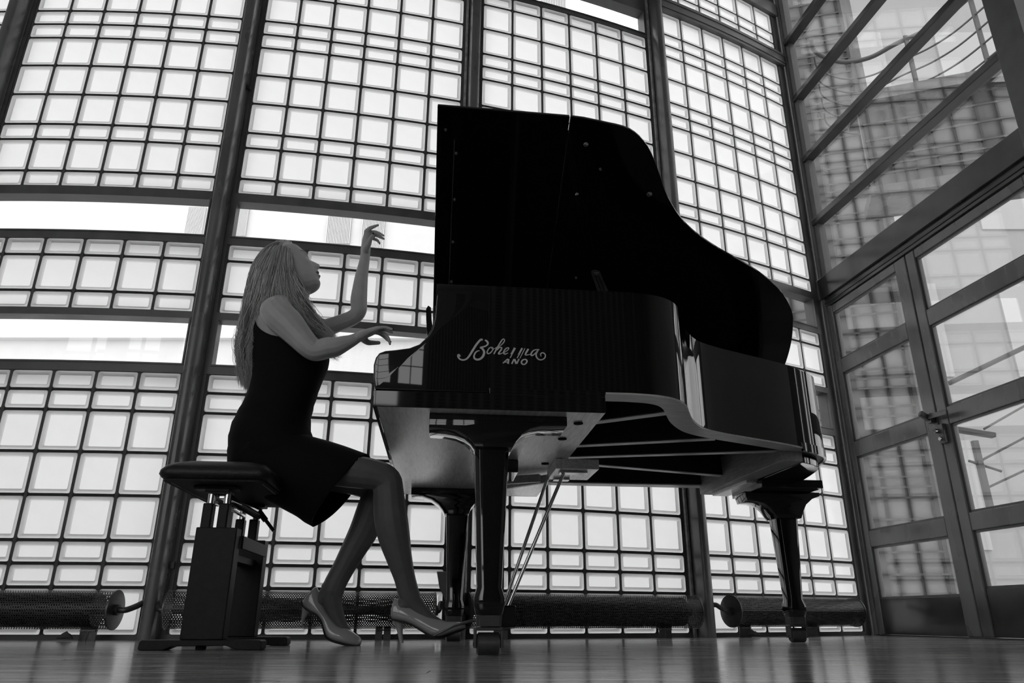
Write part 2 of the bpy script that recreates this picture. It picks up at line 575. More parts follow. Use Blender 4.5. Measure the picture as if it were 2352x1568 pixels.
WLAB = {0: 'curved glass-block bay cut by the left edge of the frame', 1: 'curved glass-block bay left of the pianist, left of the first steel post',
        2: 'curved glass-block bay behind the seated pianist', 3: 'curved glass-block bay behind the raised piano lid',
        4: 'tall curved glass-block bay at the far right beside the glass door'}
for k in range(0, 5):
    a = bay_start(k)
    root = thing('window_%d' % (k + 1), WLAB[k], None, wp(a + 0.6, 0), 0, kind='structure')
    rl = root.location
    # blocks, each its own object sharing mesh data
    for typ, zb in block_rows(k):
        h = 0.187 if typ == 'T' else 0.0868
        pit = 0.2 if typ == 'T' else 0.1
        for i in range(6):
            if k == 0 and i < 3: continue
            s = a + 0.2 * i + 0.094
            o = bpy.data.objects.new('glass_block', ME_T if typ == 'T' else ME_S)
            COL.objects.link(o)
            o.parent = root
            c = wp(s, zb + h / 2)
            o.location = c - rl
            o.rotation_euler = (0, 0, s / WR)
    # joint grid
    g = MB()
    segs = {'low': (0.0, 1.2105), 'mid': (1.5385, 1.9265), 'up': (2.2400, 3.930 if k < 4 else 4.228)}
    if k == 4:
        segs['top'] = (4.350, 4.74)
        segs['top2'] = (4.86, 5.2)
    for z0, z1 in segs.values():
        for i in range(7):
            s = a + 0.2 * i - 0.0065
            g.obox(wp(s, (z0 + z1) / 2, -0.009), Vector((cos(s / WR), sin(s / WR), 0)), Vector((-sin(s / WR), cos(s / WR), 0)), Vector((0, 0, 1)), JT, 0.014, z1 - z0)
    for typ, zb in block_rows(k):
        h = 0.187 if typ == 'T' else 0.0868
        for zz in (zb - 0.0065, zb + h + 0.0065):
            pts = [wp(a - 0.012 + 1.212 * i / 8, zz, -0.009) for i in range(9)]
            for p, q in zip(pts, pts[1:]):
                g.bar(p, q, 0.0136, JT - 0.0006)
        for i in range(7):
            for zz in (zb - 0.0065,):
                s = a + 0.2 * i - 0.0065
                g.obox(wp(s, zz, -0.0105), Vector((cos(s / WR), sin(s / WR), 0)), Vector((-sin(s / WR), cos(s / WR), 0)), Vector((0, 0, 1)), 0.026, 0.010, 0.026)
    g.build('joint_grid', M['joint'], root, 'W')
    # steel surround of the block fields and of the clear strips
    fr = MB()
    def hrail(z0, z1, d0, d1, s0=None, s1=None, mb=None):
        s0 = a - 0.067 if s0 is None else s0
        s1 = a + 1.2535 if s1 is None else s1
        n = 10
        rings = []
        for i in range(n + 1):
            s = lerp(s0, s1, i / n)
            rings.append([wp(s, z0, d0), wp(s, z0, d1), wp(s, z1, d1), wp(s, z1, d0)])
        (mb or fr).loft(rings)
    strips = STRIPS if k < 4 else STRIPS[:2]
    for g0, g1, b0, b1 in strips:
        hrail(b0, g0, -0.075, 0.004)
        hrail(g1, b1, -0.075, 0.004)
        hrail(g1 - 0.004, g1 + 0.004, -0.002, 0.009, a - 0.001, a + 1.191)
        hrail(g0 - 0.006, g0 + 0.002, -0.002, 0.009, a - 0.001, a + 1.191)
        for s0, s1 in ((a - 0.067, a + 0.001), (a + 1.189, a + 1.2535)):
            hrail(g0, g1, -0.075, 0.004, s0, s1)
        for s0, s1 in ((a - 0.001, a + 0.006), (a + 1.184, a + 1.191)):
            hrail(g0, g1, -0.002, 0.009, s0, s1)
    for s0, s1 in ((a - 0.067, a - 0.012), (a + 1.2, a + 1.2535)):
        hrail(0.0, 5.4, -0.05, 0.0025, s0, s1)
    hrail(0.0, Z0, -0.05, 0.004)
    if k < 4:
        hrail(4.20, 5.4, -0.05, 0.0)
    else:
        hrail(4.228, 4.350, -0.06, 0.03)
        hrail(4.252, 4.262, 0.03, 0.036)
        hrail(4.318, 4.328, 0.03, 0.036)
        hrail(4.74, 4.86, -0.06, 0.03)
    fr.build('steel_frame', M['steel'], root, 'W')
    for g0, g1, b0, b1 in strips:
        gp = MB()
        n = 8
        rings = []
        for i in range(n + 1):
            s = lerp(a - 0.002, a + 1.190, i / n)
            rings.append([wp(s, g0 - .003, -0.056), wp(s, g0 - .003, -0.062), wp(s, g1 + .003, -0.062), wp(s, g1 + .003, -0.056)])
        gp.loft(rings)
        gp.build('clear_pane', M['glass'], root, 'W', label='clear glass strip pane')

# bays further left, outside the frame: one joined translucent field each
for k in (-3, -2, -1):
    a = bay_start(k)
    root = thing('window_%d' % (5 - k), 'curved glass-block bay beyond the left edge of the frame', None, wp(a + 0.6, 0), 0, kind='structure')
    g = MB()
    for i in range(6):
        s0, s1 = a + 0.2 * i + .004, a + 0.2 * i + 0.191
        for typ, zb in block_rows(k):
            h = 0.187 if typ == 'T' else 0.0868
            g.add([wp(s0, zb, -.01), wp(s1, zb, -.01), wp(s1, zb + h, -.01), wp(s0, zb + h, -.01)], [(0, 1, 2, 3)])
    g.build('glass_block_field', M['block'], root, 'W', kind='stuff')
    g = MB()
    zc = [0.0]
    for typ, zb in block_rows(k):
        g.bar(wp(a - .05, zb - .0065, -.02), wp(a + 1.25, zb - .0065, -.02), 0.03, JT)
    for i in range(7):
        g.box((0, 0, 0), (0, 0, 0)) if False else g.obox(wp(a + 0.2 * i - .003, 2.1, -.02), Vector((1, 0, 0)), Vector((0, 1, 0)), Vector((0, 0, 1)), JT, .03, 4.2)
    g.build('joint_grid', M['joint'], root, 'W')

# steel posts between the bays
PLAB = {0: 'dark steel post at the left edge, leftmost of the posts', 1: 'dark rounded steel post between pianist and left bay, behind the bench',
        2: 'dark steel post rising behind the left corner of the raised lid', 3: 'dark steel post right of the lid, meeting the floor under the piano tail'}
for k in range(-3, 4):
    a = bay_start(k) + 1.2
    mid = a + 0.0535
    t = thing('trim_%d' % (k + 4), PLAB.get(k, 'dark steel post beyond the left edge of the frame'), None, wp(mid, 0, 0.03), 0, kind='structure')
    b = MB()
    hw = 0.027
    prof = []
    prof += [(mid - 0.034, -0.05), (mid - 0.034, 0.006), (mid - hw, 0.010)]
    for q in range(7):
        an = pi - pi * q / 6
        prof.append((mid + hw * cos(an), 0.096 + 0.016 * sin(an)))
    prof += [(mid + hw, 0.010), (mid + 0.034, 0.006), (mid + 0.034, -0.05)]
    b.loft([[wp(s, z, d) for s, d in prof] for z in (0.0, 5.4)])
    b.build('post_shaft', M['steel_post'], t, 'W', smooth=True)
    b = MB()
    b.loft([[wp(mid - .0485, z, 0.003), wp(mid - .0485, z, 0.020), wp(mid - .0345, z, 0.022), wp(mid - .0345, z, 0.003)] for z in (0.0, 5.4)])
    b.build('post_flange', M['worn'], t, 'W', bevel=.002, label='lighter painted flange')
    if k >= 0:
        c = MB()
        for zc in ((2.93, 0.31) if k in (1,) else (1.9,)):
            c.obox(wp(mid + 0.040, zc, 0.012), Vector((1, .1, 0)).normalized(), Vector((-.1, 1, 0)).normalized(), Vector((0, 0, 1)), 0.02, 0.02, 0.03)
        c.build('cable_clip', M['castiron'], t, 'W')

# ------------------------------------------------------------------ corner, partition with the doors
PC = Vector((2.167, 4.777, 0))
PD = Vector((.185, -1.0, 0)).normalized()
PN = Vector((-1.0, -.185, 0)).normalized()          # into the room
def q(t, z, d=0.0): return PC + PD * t + PN * d + Vector((0, 0, z))
def pbox(mb, t0, t1, z0, z1, d0, d1):
    return mb.box((t0, z0, d0), (t1, z1, d1), lambda t, z, d: q(t, z, d))
SE = bay_start(4) + 1.2
t = thing('trim_8', 'pair of dark round corner tubes between block wall and glass door', None, PC, 0, kind='structure')
b = MB()
b.tube([q(-0.030, 0, 0.02), q(-0.030, 5.4, 0.02)], 0.027, 20)
b.build('corner_tube', M['steel_post'], t, 'W', smooth=True)
b = MB()
b.tube([q(0.030, 0, 0.012), q(0.030, 5.4, 0.012)], 0.022, 20)
b.build('corner_tube', M['steel_post'], t, 'W', smooth=True)
t = thing('window_9', 'narrow upright glass sliver between block wall and corner tube', None, wp(SE + .06, 0), 0, kind='structure')
b = MB()
p0, p1 = wp(SE + 0.006, 0, -0.01), q(-0.05, 0, -0.01)
dd = (p1 - p0)
dn = Vector((-dd.y, dd.x, 0)).normalized() * 0.006
b.add([p0, p1, p1 + dn, p0 + dn] + [x + Vector((0, 0, 5.4)) for x in (p0, p1, p1 + dn, p0 + dn)],
      [(0, 1, 5, 4), (1, 2, 6, 5), (2, 3, 7, 6), (3, 0, 4, 7), (0, 3, 2, 1), (4, 5, 6, 7)])
b.build('glass_pane', M['tglass'], t, 'W')
b = MB()
b.bar(p0 + dn * 1.5 + Vector((0, 0, 0)), p0 + dn * 1.5 + Vector((0, 0, 5.4)), 0.018, 0.03, Vector((0, 1, 0)))
b.build('steel_edge', M['steel'], t, 'W')

T1 = 1.83
MULL = [2.765, 3.306, 3.858, 4.410, 4.962]
t = thing('window_10', 'tall glazed screen with slanting mullions above the door, upper right', None, q(0.95, 0), 0, kind='structure')
for z0 in MULL:
    b = MB()
    pbox(b, 0.065, T1, z0, z0 + 0.042, -0.03, 0.045)
    pbox(b, 0.065, T1, z0 + 0.042, z0 + 0.062, -0.03, 0.028)
    b.build('mullion', M['mullion'], t, 'W', bevel=0.004)
b = MB()
pbox(b, 0.055, 0.105, 2.345, 5.4, -0.035, 0.02)
pbox(b, T1 - 0.02, T1 + 0.16, 0, 5.4, -0.06, 0.06)
b.build('jamb', M['steel'], t, 'W', bevel=0.003)
zz = [2.345] + MULL + [5.4]
for z0, z1 in zip(zz, zz[1:]):
    b = MB()
    pbox(b, 0.10, T1, z0 + (0.0 if z0 == 2.345 else 0.03), z1 + 0.02, -0.012, -0.004)
    b.build('glass_pane', M['tglass'], t, 'W')
t = thing('trim_9', 'broad dark steel beam above the glass doors', None, q(0.95, 2.2), 0, kind='structure')
b = MB()
pbox(b, 0.012, T1, 2.190, 2.345, -0.05, 0.045)
b.build('beam', M['mullion'], t, 'W', bevel=0.003)
b = MB()
pbox(b, 0.050, T1, 2.128, 2.189, -0.04, 0.025)
pbox(b, 0.050, T1, 2.150, 2.160, 0.025, 0.032)
b.build('door_head', M['mullion'], t, 'W', bevel=0.003)

b = MB()
pbox(b, 0.0, T1, 0.0, 0.0052, -0.05, 0.03)
tagit(b.build('trim_10', M['mullion'], None, 'W'), 'low dark steel threshold under the glass doors', None, None, 'structure')
def door(name, label, t0, t1, z0, z1, rails, kick, st=0.075, st0=None, handle=False):
    o = thing(name, label, None, q((t0 + t1) / 2, 0), 0, kind='structure')
    st0 = st if st0 is None else st0
    for i, (s0, s1) in enumerate(((t0, t0 + st0), (t1 - st, t1))):
        b = MB()
        pbox(b, s0, s1, z0, z1, -0.03, 0.02)
        b.build('stile', M['steel_post'], o, 'W', bevel=0.005)
    i0, i1 = t0 + st0 + .0006, t1 - st - .0006
    for r0, r1 in rails:
        b = MB()
        pbox(b, i0, i1, r0, r1, -0.028, 0.018)
        b.build('rail', M['steel_post'], o, 'W', bevel=0.004)
    b = MB()
    pbox(b, i0, i1, z0 + .001, kick, -0.02, 0.012)
    b.build('kick_plate', M['mullion'], o, 'W', bevel=0.002)
    edges = [kick] + [x for r in sorted(rails) for x in r]
    for a0, a1 in zip(edges[0::2], edges[1::2]):
        if a1 - a0 < 0.03: continue
        b = MB()
        pbox(b, i0 + .0005, i1 - .0005, a0 + .0005, a1 - .0005, -0.008, -0.002)
        b.build('glass_pane', M['tglass'], o, 'W')
        bd = MB()
        for u0, u1, w0, w1 in ((i0, i1, a1 - 0.012, a1), (i0, i1, a0, a0 + 0.012), (i0, i0 + 0.012, a0, a1), (i1 - 0.012, i1, a0, a1)):
            pbox(bd, u0, u1, w0, w1, -0.002, 0.008)
        bd.build('glazing_bead', M['steel'], o, 'W')
    return o
d1 = door('door_1', 'left leaf of the glazed steel double door, four panes', 0.065, 0.860, 0.006, 2.120,
          [(2.066, 2.120), (1.630, 1.724), (1.064, 1.161), (0.505, 0.599)], 0.202, 0.095, 0.045)
d2 = door('door_2', 'right leaf of the glazed steel double door, cut by the frame', 0.868, 1.800, 0.006, 2.120,
          [(2.066, 2.120), (1.640, 1.735), (1.072, 1.167), (0.514, 0.604)], 0.232, 0.075, 0.072)
b = MB()
pbox(b, 0.822, 0.855, 1.100, 1.155, 0.02, 0.055)
b.bar(q(0.838, 1.135, 0.06), q(1.005, 1.118, 0.075), 0.012, 0.026)
b.bar(q(0.835, 1.125, 0.05), q(0.835, 1.155, 0.10), 0.022, 0.03)
b.build('lever_handle', M['castiron'], d1, 'W', bevel=0.003, label='black lever handle')
b = MB()
pbox(b, 0.875, 0.915, 0.975, 1.08, 0.02, 0.045)
b.build('lock_plate', M['castiron'], d2, 'W', bevel=0.003)
b = MB()
b.tube([q(0.880, 1.045, 0.045), q(0.878, 1.045, 0.068)], 0.013, 16)
b.tube([q(0.892, 1.0, 0.045), q(0.892, 1.0, 0.058)], 0.010, 16)
b.build('lock_cylinder', M['chrome'], d2, 'W', smooth=True)

# ------------------------------------------------------------------ floor of narrow varnished boards
fl = thing('floor', 'varnished narrow-board wooden floor', None, (0, 0, 0), 0, kind='structure')
b = MB()
fpoly = [(-7.2, -4.4), (5.75, -4.4)] + [tuple((PC + PD * (T1 + .16) - PN * .08).xy), tuple((PC - PN * .05).xy)] + [tuple(wp(5.0 - 11.2 * i / 16, 0, -.10).xy) for i in range(17)] + [(-7.2, 4.6)]
b.prism(fpoly, lambda a, c: Vector((a, c, -.14)), lambda a, c: Vector((a, c, -.022)))
b.build('subfloor', M['wallp'], fl, 'W')
bw = 0.082
FA = 0.0
def board(x0, x1, y0):
    bb = MB()
    tl = RND.uniform(-.0003, .0003)
    x0 += .0006; x1 -= .0006
    bb.add([(x0, y0 + .0004, -.022), (x1, y0 + .0004, -.022), (x1, y0 + bw - .0004, -.022), (x0, y0 + bw - .0004, -.022),
            (x0, y0 + .0004, tl - .0004), (x1, y0 + .0004, -tl - .0004), (x1, y0 + bw - .0004, -tl * .5 - .0002), (x0, y0 + bw - .0004, tl * .5 - .0002)],
           [(0, 3, 2, 1), (4, 5, 6, 7), (0, 1, 5, 4), (1, 2, 6, 5), (2, 3, 7, 6), (3, 0, 4, 7)])
    return bb
y = 0.9
nb = 0
while y < 4.9:
    xl = -2.0 - 0.30 * (y - 0.9) * 1.2
    xr = 1.6 + 1.0 * (y - 0.9) * 0.55
    x = xl - RND.uniform(0.1, 1.0)
    while x < xr + 0.4:
        L = RND.uniform(0.9, 1.5)
        board(x, x + L, y).build('floor_board', M['floor'], fl, 'W')
        nb += 1
        x += L
    # outer ends of the same course, out of sight
    y += bw
rest = MB()
yy = -4.3
while yy < 0.9 - bw * .5:
    rest.box((-7.2, yy + .0004, -.022), (5.7, min(yy + bw, .9) - .0004, -.0004))
    yy += bw
y = 0.9
fp2 = [p_ for p_ in fpoly]
fp2[0] = (-7.2, .9); fp2[1] = (q(T1 + .16, 0).x + .6, .9)
rest.prism(fp2, lambda a, c: Vector((a, c, -.0221)), lambda a, c: Vector((a, c, -.0042)))
rest.build('outer_boards', M['floor'], fl, 'W', kind='stuff')

# ------------------------------------------------------------------ the rest of the room (behind and above the camera)
def slab(name, a, b_, m, label):
    mb = MB()
    mb.box(a, b_)
    o = mb.build(name, m, None, 'W')
    o.data.transform(Matrix())
    return tagit(o, label, None, None, 'structure')
mb = MB()
cpoly = [(-7.2, -4.4), (5.75, -4.4)] + [tuple(q(T1 + .16, 0, -.08).xy), tuple(q(0, 0, -.05).xy)] + [tuple(wp(5.0 - 11.2 * i / 16, 0, -.06).xy) for i in range(17)] + [(-7.2, 4.6)]
mb.prism(cpoly, lambda a, c: Vector((a, c, 5.4)), lambda a, c: Vector((a, c, 5.6)))
tagit(mb.build('ceiling', M['ceil'], None, 'W'), 'dark ceiling high above the room', None, None, 'structure')
slab('wall_left', (-7.2, -4.4, 0), (-7.0, 4.55, 5.4), M['wallp'], 'plaster wall beyond the left edge of the frame')
# wall behind the camera: window openings at the left, most made taller to add fill light, dark louvred panels at the right
wb = thing('wall_back', 'plaster wall behind the camera, its windows made tall for fill light', None, (0, -4.2, 0), 0, kind='structure')
b = MB()
XW = [(-6.2, -5.2), (-4.9, -3.9), (-3.6, -2.6), (-2.3, -1.35), (-1.05, -0.1)]
xs = -7.2
for x0, x1 in XW:
    b.box((xs, -4.4, 0), (x0, -4.2, 5.4))
    b.box((x0, -4.4, 0), (x1, -4.2, 0.85))
    ztop = 4.7 if x1 < -1.2 else 3.0
    b.box((x0, -4.4, ztop), (x1, -4.2, 5.4))
    b.box((x0 + .46, -4.33, .85), (x0 + .50, -4.27, ztop))
    if ztop > 4:
        b.box((x0, -4.33, 3.1), (x1, -4.27, 3.14))
        b.box((x0, -4.33, 3.9), (x1, -4.27, 3.94))
    b.box((x0, -4.33, 1.55), (x1, -4.27, 1.59))
    b.box((x0, -4.33, 2.3), (x1, -4.27, 2.34))
    xs = x1
b.box((xs, -4.4, 0), (7.5, -4.2, 5.4))
b.build('wall_face', M['wallp'], wb, 'W')
dk = MB()
dk.box((0.05, -4.2, 0.0), (5.6, -4.19, 5.39))
dk.build('dark_panel', M['darkwall'], wb, 'W')
lv = MB()
xx = 0.10
while xx < 5.4:
    zz_ = 0.3
    while zz_ < 4.9:
        lv.box((xx, -4.19, zz_), (xx + 0.078, -4.172, zz_ + 0.017))
        zz_ += 0.042
    xx += 0.128
lv.build('louvre', M['louvre'], wb, 'W', kind='stuff')
# wall on the right, beyond the partition's dark jamb
b = MB()
b.add([q(T1 + .16, 0, .08), Vector((5.6, -4.2, 0)), Vector((5.75, -4.2, 0)), q(T1 + .16, 0, -.08)] +
      [q(T1 + .16, 5.4, .08), Vector((5.6, -4.2, 5.4)), Vector((5.75, -4.2, 5.4)), q(T1 + .16, 5.4, -.08)],
      [(0, 1, 5, 4), (1, 2, 6, 5), (2, 3, 7, 6), (3, 0, 4, 7), (0, 3, 2, 1), (4, 5, 6, 7)])
o = b.build('wall_right', M['wallp'], None, 'W')
tagit(o, 'plaster wall beyond the right edge of the frame', None, None, 'structure')

# ------------------------------------------------------------------ outside
o = slab('ground', (-40, -30, -0.35), (40, 60, -0.15), M['ground'], 'pale paving outside the glass wall')
bl = thing('apartment_building', 'bright white facade seen blurred through the clear window strips', 'building', (-2, 17.5, -.15), 0)
b = MB()
b.box((-19, 17.5, -.15), (5.2, 24, 12.0))
b.build('facade', M['white'], bl, 'W')
def yplane(px, py, Y):
    r = ray(px, py)
    return Vector((r.x * Y / r.y, Y, HC + r.z * Y / r.y))
for (xa, ya, xb, yb) in ((748, 497, 810, 562), (828, 503, 886, 573), (425, 478, 476, 541), (540, 478, 575, 545), (1240, 0, 1300, 30)):
    p0, p1 = yplane(xa, yb, 17.5), yplane(xb, ya, 17.5)
    w = MB()
    w.box((p0.x, 17.44, p0.z), (p1.x, 17.5, p1.z))
    f_ = w.build('window', M['blind'], bl, 'W')
    w = MB()
    n = 16
    for i in range(n):
        x = lerp(p0.x, p1.x, (i + .25) / n)
        w.box((x, 17.40, p0.z), (x + (p1.x - p0.x) / n * .5, 17.438, p1.z))
    w.build('slat_blind', M['white'], f_, 'W', kind='stuff')
p0, p1 = yplane(0, 760, 17.5), yplane(430, 745, 17.5)
b = MB()
b.box((-16, 17.3, p0.z - .25), (5.2, 17.5, p0.z))
b.build('cornice', M['white'], bl, 'W')

ob = thing('office_building', 'pale grey office facade seen bright through the door and screen glass', 'building', (10.5, 13.0, -.15), 0)
b = MB()
b.box((5.6, 13.0, -.15), (18, 19, 26))
b.build('facade', M['greyfacade'], ob, 'W')
for i in range(4):
    for j in range(7):
        w = MB()
        x0, z0 = 6.6 + i * 2.7, 1.2 + j * 3.1
        w.box((x0, 12.96, z0), (x0 + 1.5, 13.0, z0 + 1.9))
        w.build('window', M['blind'], ob, 'W')

# neighbouring glass-block wing seen through the partition
wg = thing('glass_block_wing', 'greyer glass-block wing of the building seen through the door glass', 'wing', (3.8, 8.0, -.15), 0)
def wing(x0, y0, x1, y1, z0, z1, pitch=0.2, name='block_field'):
    A, B = Vector((x0, y0, 0)), Vector((x1, y1, 0))
    L = (B - A).length
    d = (B - A) / L
    nrm = Vector((d.y, -d.x, 0))
    bf, gr = MB(), MB()
    n = int(L / pitch)
    zs = []
    z = z0
    pat = ['T', 'S', 'S', 'T', 'T', 'T', 'S']
    i = 0
    while z < z1 - .05:
        h = pitch if pat[i % 7] == 'T' else pitch / 2
        zs.append((z, min(z + h, z1)))
        z += h
        i += 1
    for a, c in zs:
        for j in range(n):
            s0, s1 = j * pitch + .008, (j + 1) * pitch - .008
            q0 = A + d * s0
            q1 = A + d * s1
            up = Vector((0, 0, 1))
            vs = [q0 + up * (a + .008), q1 + up * (a + .008), q1 + up * (c - .008), q0 + up * (c - .008)]
            bf.add(vs, [(0, 1, 2, 3)])
        gr.bar(A + Vector((0, 0, a)) - nrm * .025, B + Vector((0, 0, a)) - nrm * .025, .06, .022)
    for j in range(n + 1):
        p_ = A + d * j * pitch - nrm * .025
        gr.bar(p_ + Vector((0, 0, z0)), p_ + Vector((0, 0, z1)), .06, .022, Vector((0, 1, 0)))
    bf.build(name, M['farblock'], wg, 'W', kind='stuff')
    gr.build('joint_grid', M['steel'], wg, 'W')
wing(3.10, 8.25, 4.45, 7.9, -.15, 9.4, .225)
wing(3.55, 6.3, 6.9, 5.2, 4.05, 5.0)
b = MB()
b.bar((3.5, 6.4, 3.98), (6.95, 5.3, 3.98), 0.5, 0.10)
b.bar((3.5, 6.4, 5.08), (6.95, 5.3, 5.08), 0.5, 0.12)
b.bar((4.5, 7.9, -.15), (4.5, 7.9, 9.4), 0.14, 0.14, Vector((0, 1, 0)))
b.build('edge_beam', M['steel_post'], wg, 'W')

rl_ = thing('balcony_railing', 'curved steel balcony railing seen through the upper screen, top right', 'railing', (4.2, 6.9, 6.0), 0)
arc = [Vector(p) for p in ((3.45, 6.85, 0), (3.6, 7.08, 0), (3.97, 7.24, 0), (4.28, 7.17, 0), (4.49, 6.94, 0), (4.71, 6.74, 0), (4.88, 6.47, 0), (5.0, 6.1, 0))]
ap = smoothpath(arc, 5)
for i, z in enumerate((6.5, 6.24, 6.04, 5.84, 5.64, 5.44)):
    b = MB()
    b.tube([p + Vector((0, 0, z)) for p in ap], 0.028 if i == 0 else 0.011, 10)
    b.build('handrail' if i == 0 else 'rail', M['greyrail'], rl_, 'W', smooth=True)
for p in (ap[12], ap[22], ap[33]):
    b = MB()
    b.bar(p + Vector((0, 0, 5.25)), p + Vector((0, 0, 6.55)), .05, .02, Vector((0, 1, 0)))
    b.build('baluster', M['greyrail'], rl_, 'W')
sr = thing('stair_railing', 'sloping outside stair railing seen through the right door leaf', 'railing', yplane(2262, 1200, 6.4), 0)
def yp(a, b_): return yplane(a, b_, 6.4)
b = MB(); b.bar(yp(2238, 1012), yp(2280, 1190), .045, .05); b.build('baluster', M['greyrail'], sr, 'W', bevel=.004)
b = MB(); b.bar(yp(2190, 985), yp(2284, 1000), .07, .045); b.build('handrail', M['greyrail'], sr, 'W', bevel=.01)
for (p0, p1, r) in (((2180, 880), (2400, 775), .022), ((2260, 985), (2400, 905), .010), ((2258, 1055), (2400, 980), .010), ((2272, 1118), (2400, 1058), .010), ((2225, 1058), (2300, 1082), .012)):
    b = MB(); b.tube([yp(*p0), yp(*p1)], r, 8); b.build('rail', M['greyrail'], sr, 'W', smooth=True)

# ------------------------------------------------------------------ radiators: perforated tubes along the wall foot
def radiator(s0, s1, label, left_pipe=None, right_pipe=None, legs=(), r=0.0775, zc=0.121, core=0.069, inset=0.07):
    d = 0.105
    A, B = wp(s0, zc, d), wp(s1, zc, d)
    ax = (B - A).normalized()
    sd = Vector((ax.y, -ax.x, 0))
    up = Vector((0, 0, 1))
    t = thing('radiator', label, 'radiator', (A + B) / 2 - Vector((0, 0, zc)), 0, 'perforated tube radiators along the wall foot')
    b = MB()
    L = (B - A).length
    n = 40
    vs, fs, uv = [], [], []
    for i in range(2):
        for k in range(n + 1):
            a = 2 * pi * k / n
            vs.append((A if i == 0 else B) + sd * cos(a) * r + up * sin(a) * r)
            uv.append((i * L, k / n * 2 * pi * r))
    for k in range(n):
        fs.append((k, k + 1, n + 2 + k, n + 1 + k))
    b.add(vs, fs)
    b.uv = uv
    b.build('perforated_casing', M['perf'], t, 'W', smooth='all')
    # finned core
    c = MB()
    c.tube([A + ax * .02, B - ax * .02], 0.018, 12)
    k = inset
    while k < L - inset:
        c.tube([A + ax * k, A + ax * (k + .004)], core, 24)
        k += 0.0095
    c.build('finned_core', M['castiron'], t, 'W')
    for E_, sg in ((A, -1), (B, 1)):
        e = MB()
        e.tube([E_ + ax * sg * .001, E_ + ax * sg * .007], r + .003, 40)
        e.tube([E_ + ax * sg * .007, E_ + ax * sg * .02], 0.022, 16)
        e.build('end_cap', M['castiron'], t, 'W', smooth=True)
    for pts in (left_pipe, right_pipe):
        if pts:
            e = MB()
            e.tube(smoothpath([Vector(p) for p in pts], 5), 0.0125, 12)
            e.build('pipe_bend', M['castiron'], t, 'W', smooth=True)
    for s in legs:
        e = MB()
        for ds in (-.018, .018):
            c0 = wp(s + ds, 0, d)
            e.bar(c0, c0 + up * (zc - r + .012), .03, .008, Vector((0, 1, 0)))
        e.bar(wp(s - .03, zc - r - .004, d), wp(s + .03, zc - r - .004, d), .03, .006)
        e.build('foot_bracket', M['castiron'], t, 'W')
    return t
def bend(s, z0, ds, d0=0.105, dz=.03):
    return [wp(s, z0, d0), wp(s + ds * .3, z0, d0), wp(s + ds * .6, z0 + dz * .5, d0 * .8), wp(s + ds * .8, z0 + dz, d0 * .6), wp(s + ds, z0 + dz, .05)]
radiator(-0.18, 0.975, 'perforated tube radiator at far left, its round end cap facing the bench', None, bend(.990, .121, .105), (0.89, -.02))
radiator(1.190, 2.308, 'perforated tube radiator behind the bench and the pianist\'s shoes', bend(1.175, .123, -.06), bend(2.321, .123, .03), (1.40, 2.09), core=.052, zc=.123)
radiator(2.470, 3.650, 'perforated tube radiator under the piano body, right of its front leg', bend(2.455, .123, -.06), bend(3.665, .123, .06), (2.62, 3.47), zc=.123)
radiator(3.885, 4.800, 'perforated tube radiator at far right behind the piano tail leg', bend(3.87, .128, -.06), bend(4.815, .128, .10), (3.96, 4.44), zc=.128)
# folded sheet-metal funnel on the pipe behind the bass leg
t = thing('funnel', 'small tapering grey metal funnel behind the rear piano leg', 'funnel', wp(2.345, 0, .16), 0)
b = MB()
c0, c1, c2 = wp(2.342, .288, .17), wp(2.352, .219, .17), wp(2.372, .143, .17)
def fring(c, w, d_): return [c + Vector((-w, -d_, 0)), c + Vector((w, -d_, 0)), c + Vector((w, d_, 0)), c + Vector((-w, d_, 0))]
b.loft([fring(c0, .034, .03), fring(c1, .030, .026), fring(c2, .010, .010), fring(wp(2.372, .0, .17), .010, .010)])
b.build('funnel_body', M['funnel'], t, 'W', bevel=.003)

for (lx, lz, lab) in ((.845, 0, 'small crumpled dry leaf on the floor under the leftmost radiator'), (3.985, 0, 'small crumpled dry leaf by the steel post near the piano tail leg')):
    c = wp(lx - .02, 0.004, .16)
    lt = thing('dry_leaf', lab, 'leaf', Vector((c.x, c.y, 0)), 0)
    mb = MB()
    lr = random.Random(int(lx * 100))
    n_ = 9
    rings = []
    for i in range(6):
        a = i / 5
        rings.append([c + Vector((lerp(-.032, .032, a) + lr.uniform(-.003, .003), .012 * cos(2 * pi * k / n_) * sin(pi * (a * .9 + .05)), .004 + (.012 + lr.uniform(-.006, .006)) * (1 + sin(2 * pi * k / n_)) * sin(pi * (a * .9 + .05)))) for k in range(n_)])
    mb.loft(rings)
    mb.build('leaf_blade', M['leaf'], lt, 'W', smooth=30)

# ================================================================== GRAND PIANO (u, v, z)
pn = pthing('grand_piano', 'black grand piano with raised lid and silver script lettering on its side', 'piano', 0, 0, 0)
W_ = 1.50
OUT = [(0.143, 0), (0.30, 0), (0.50, 0), (0.70, 0.0), (0.783, .012), (.847, .045), (.891, .10), (.925, .175), (.970, .27), (1.039, .365), (1.130, .425), (1.233, .475),
       (1.363, .535), (1.460, .585), (1.545, .642), (1.594, .676), (1.633, .713), (1.657, .753), (1.675, .80), (1.692, .87), (1.708, .95), (1.728, 1.06), (1.732, 1.17), (1.710, 1.29), (1.655, 1.39),
       (1.575, 1.46), (1.46, 1.493), (1.34, 1.50), (1.0, 1.50), (.5, 1.50), (.143, 1.50)]
def curve2(pts, n=5):
    return [(p.x, p.y) for p in smoothpath([Vector((a, b_, 0)) for a, b_ in pts], n)]
OUTC = curve2(OUT[3:-3], 5)
OUTC = [(0.143, 0), (0.4, 0)] + OUTC + [(1.0, 1.5), (.5, 1.5), (.143, 1.5)]
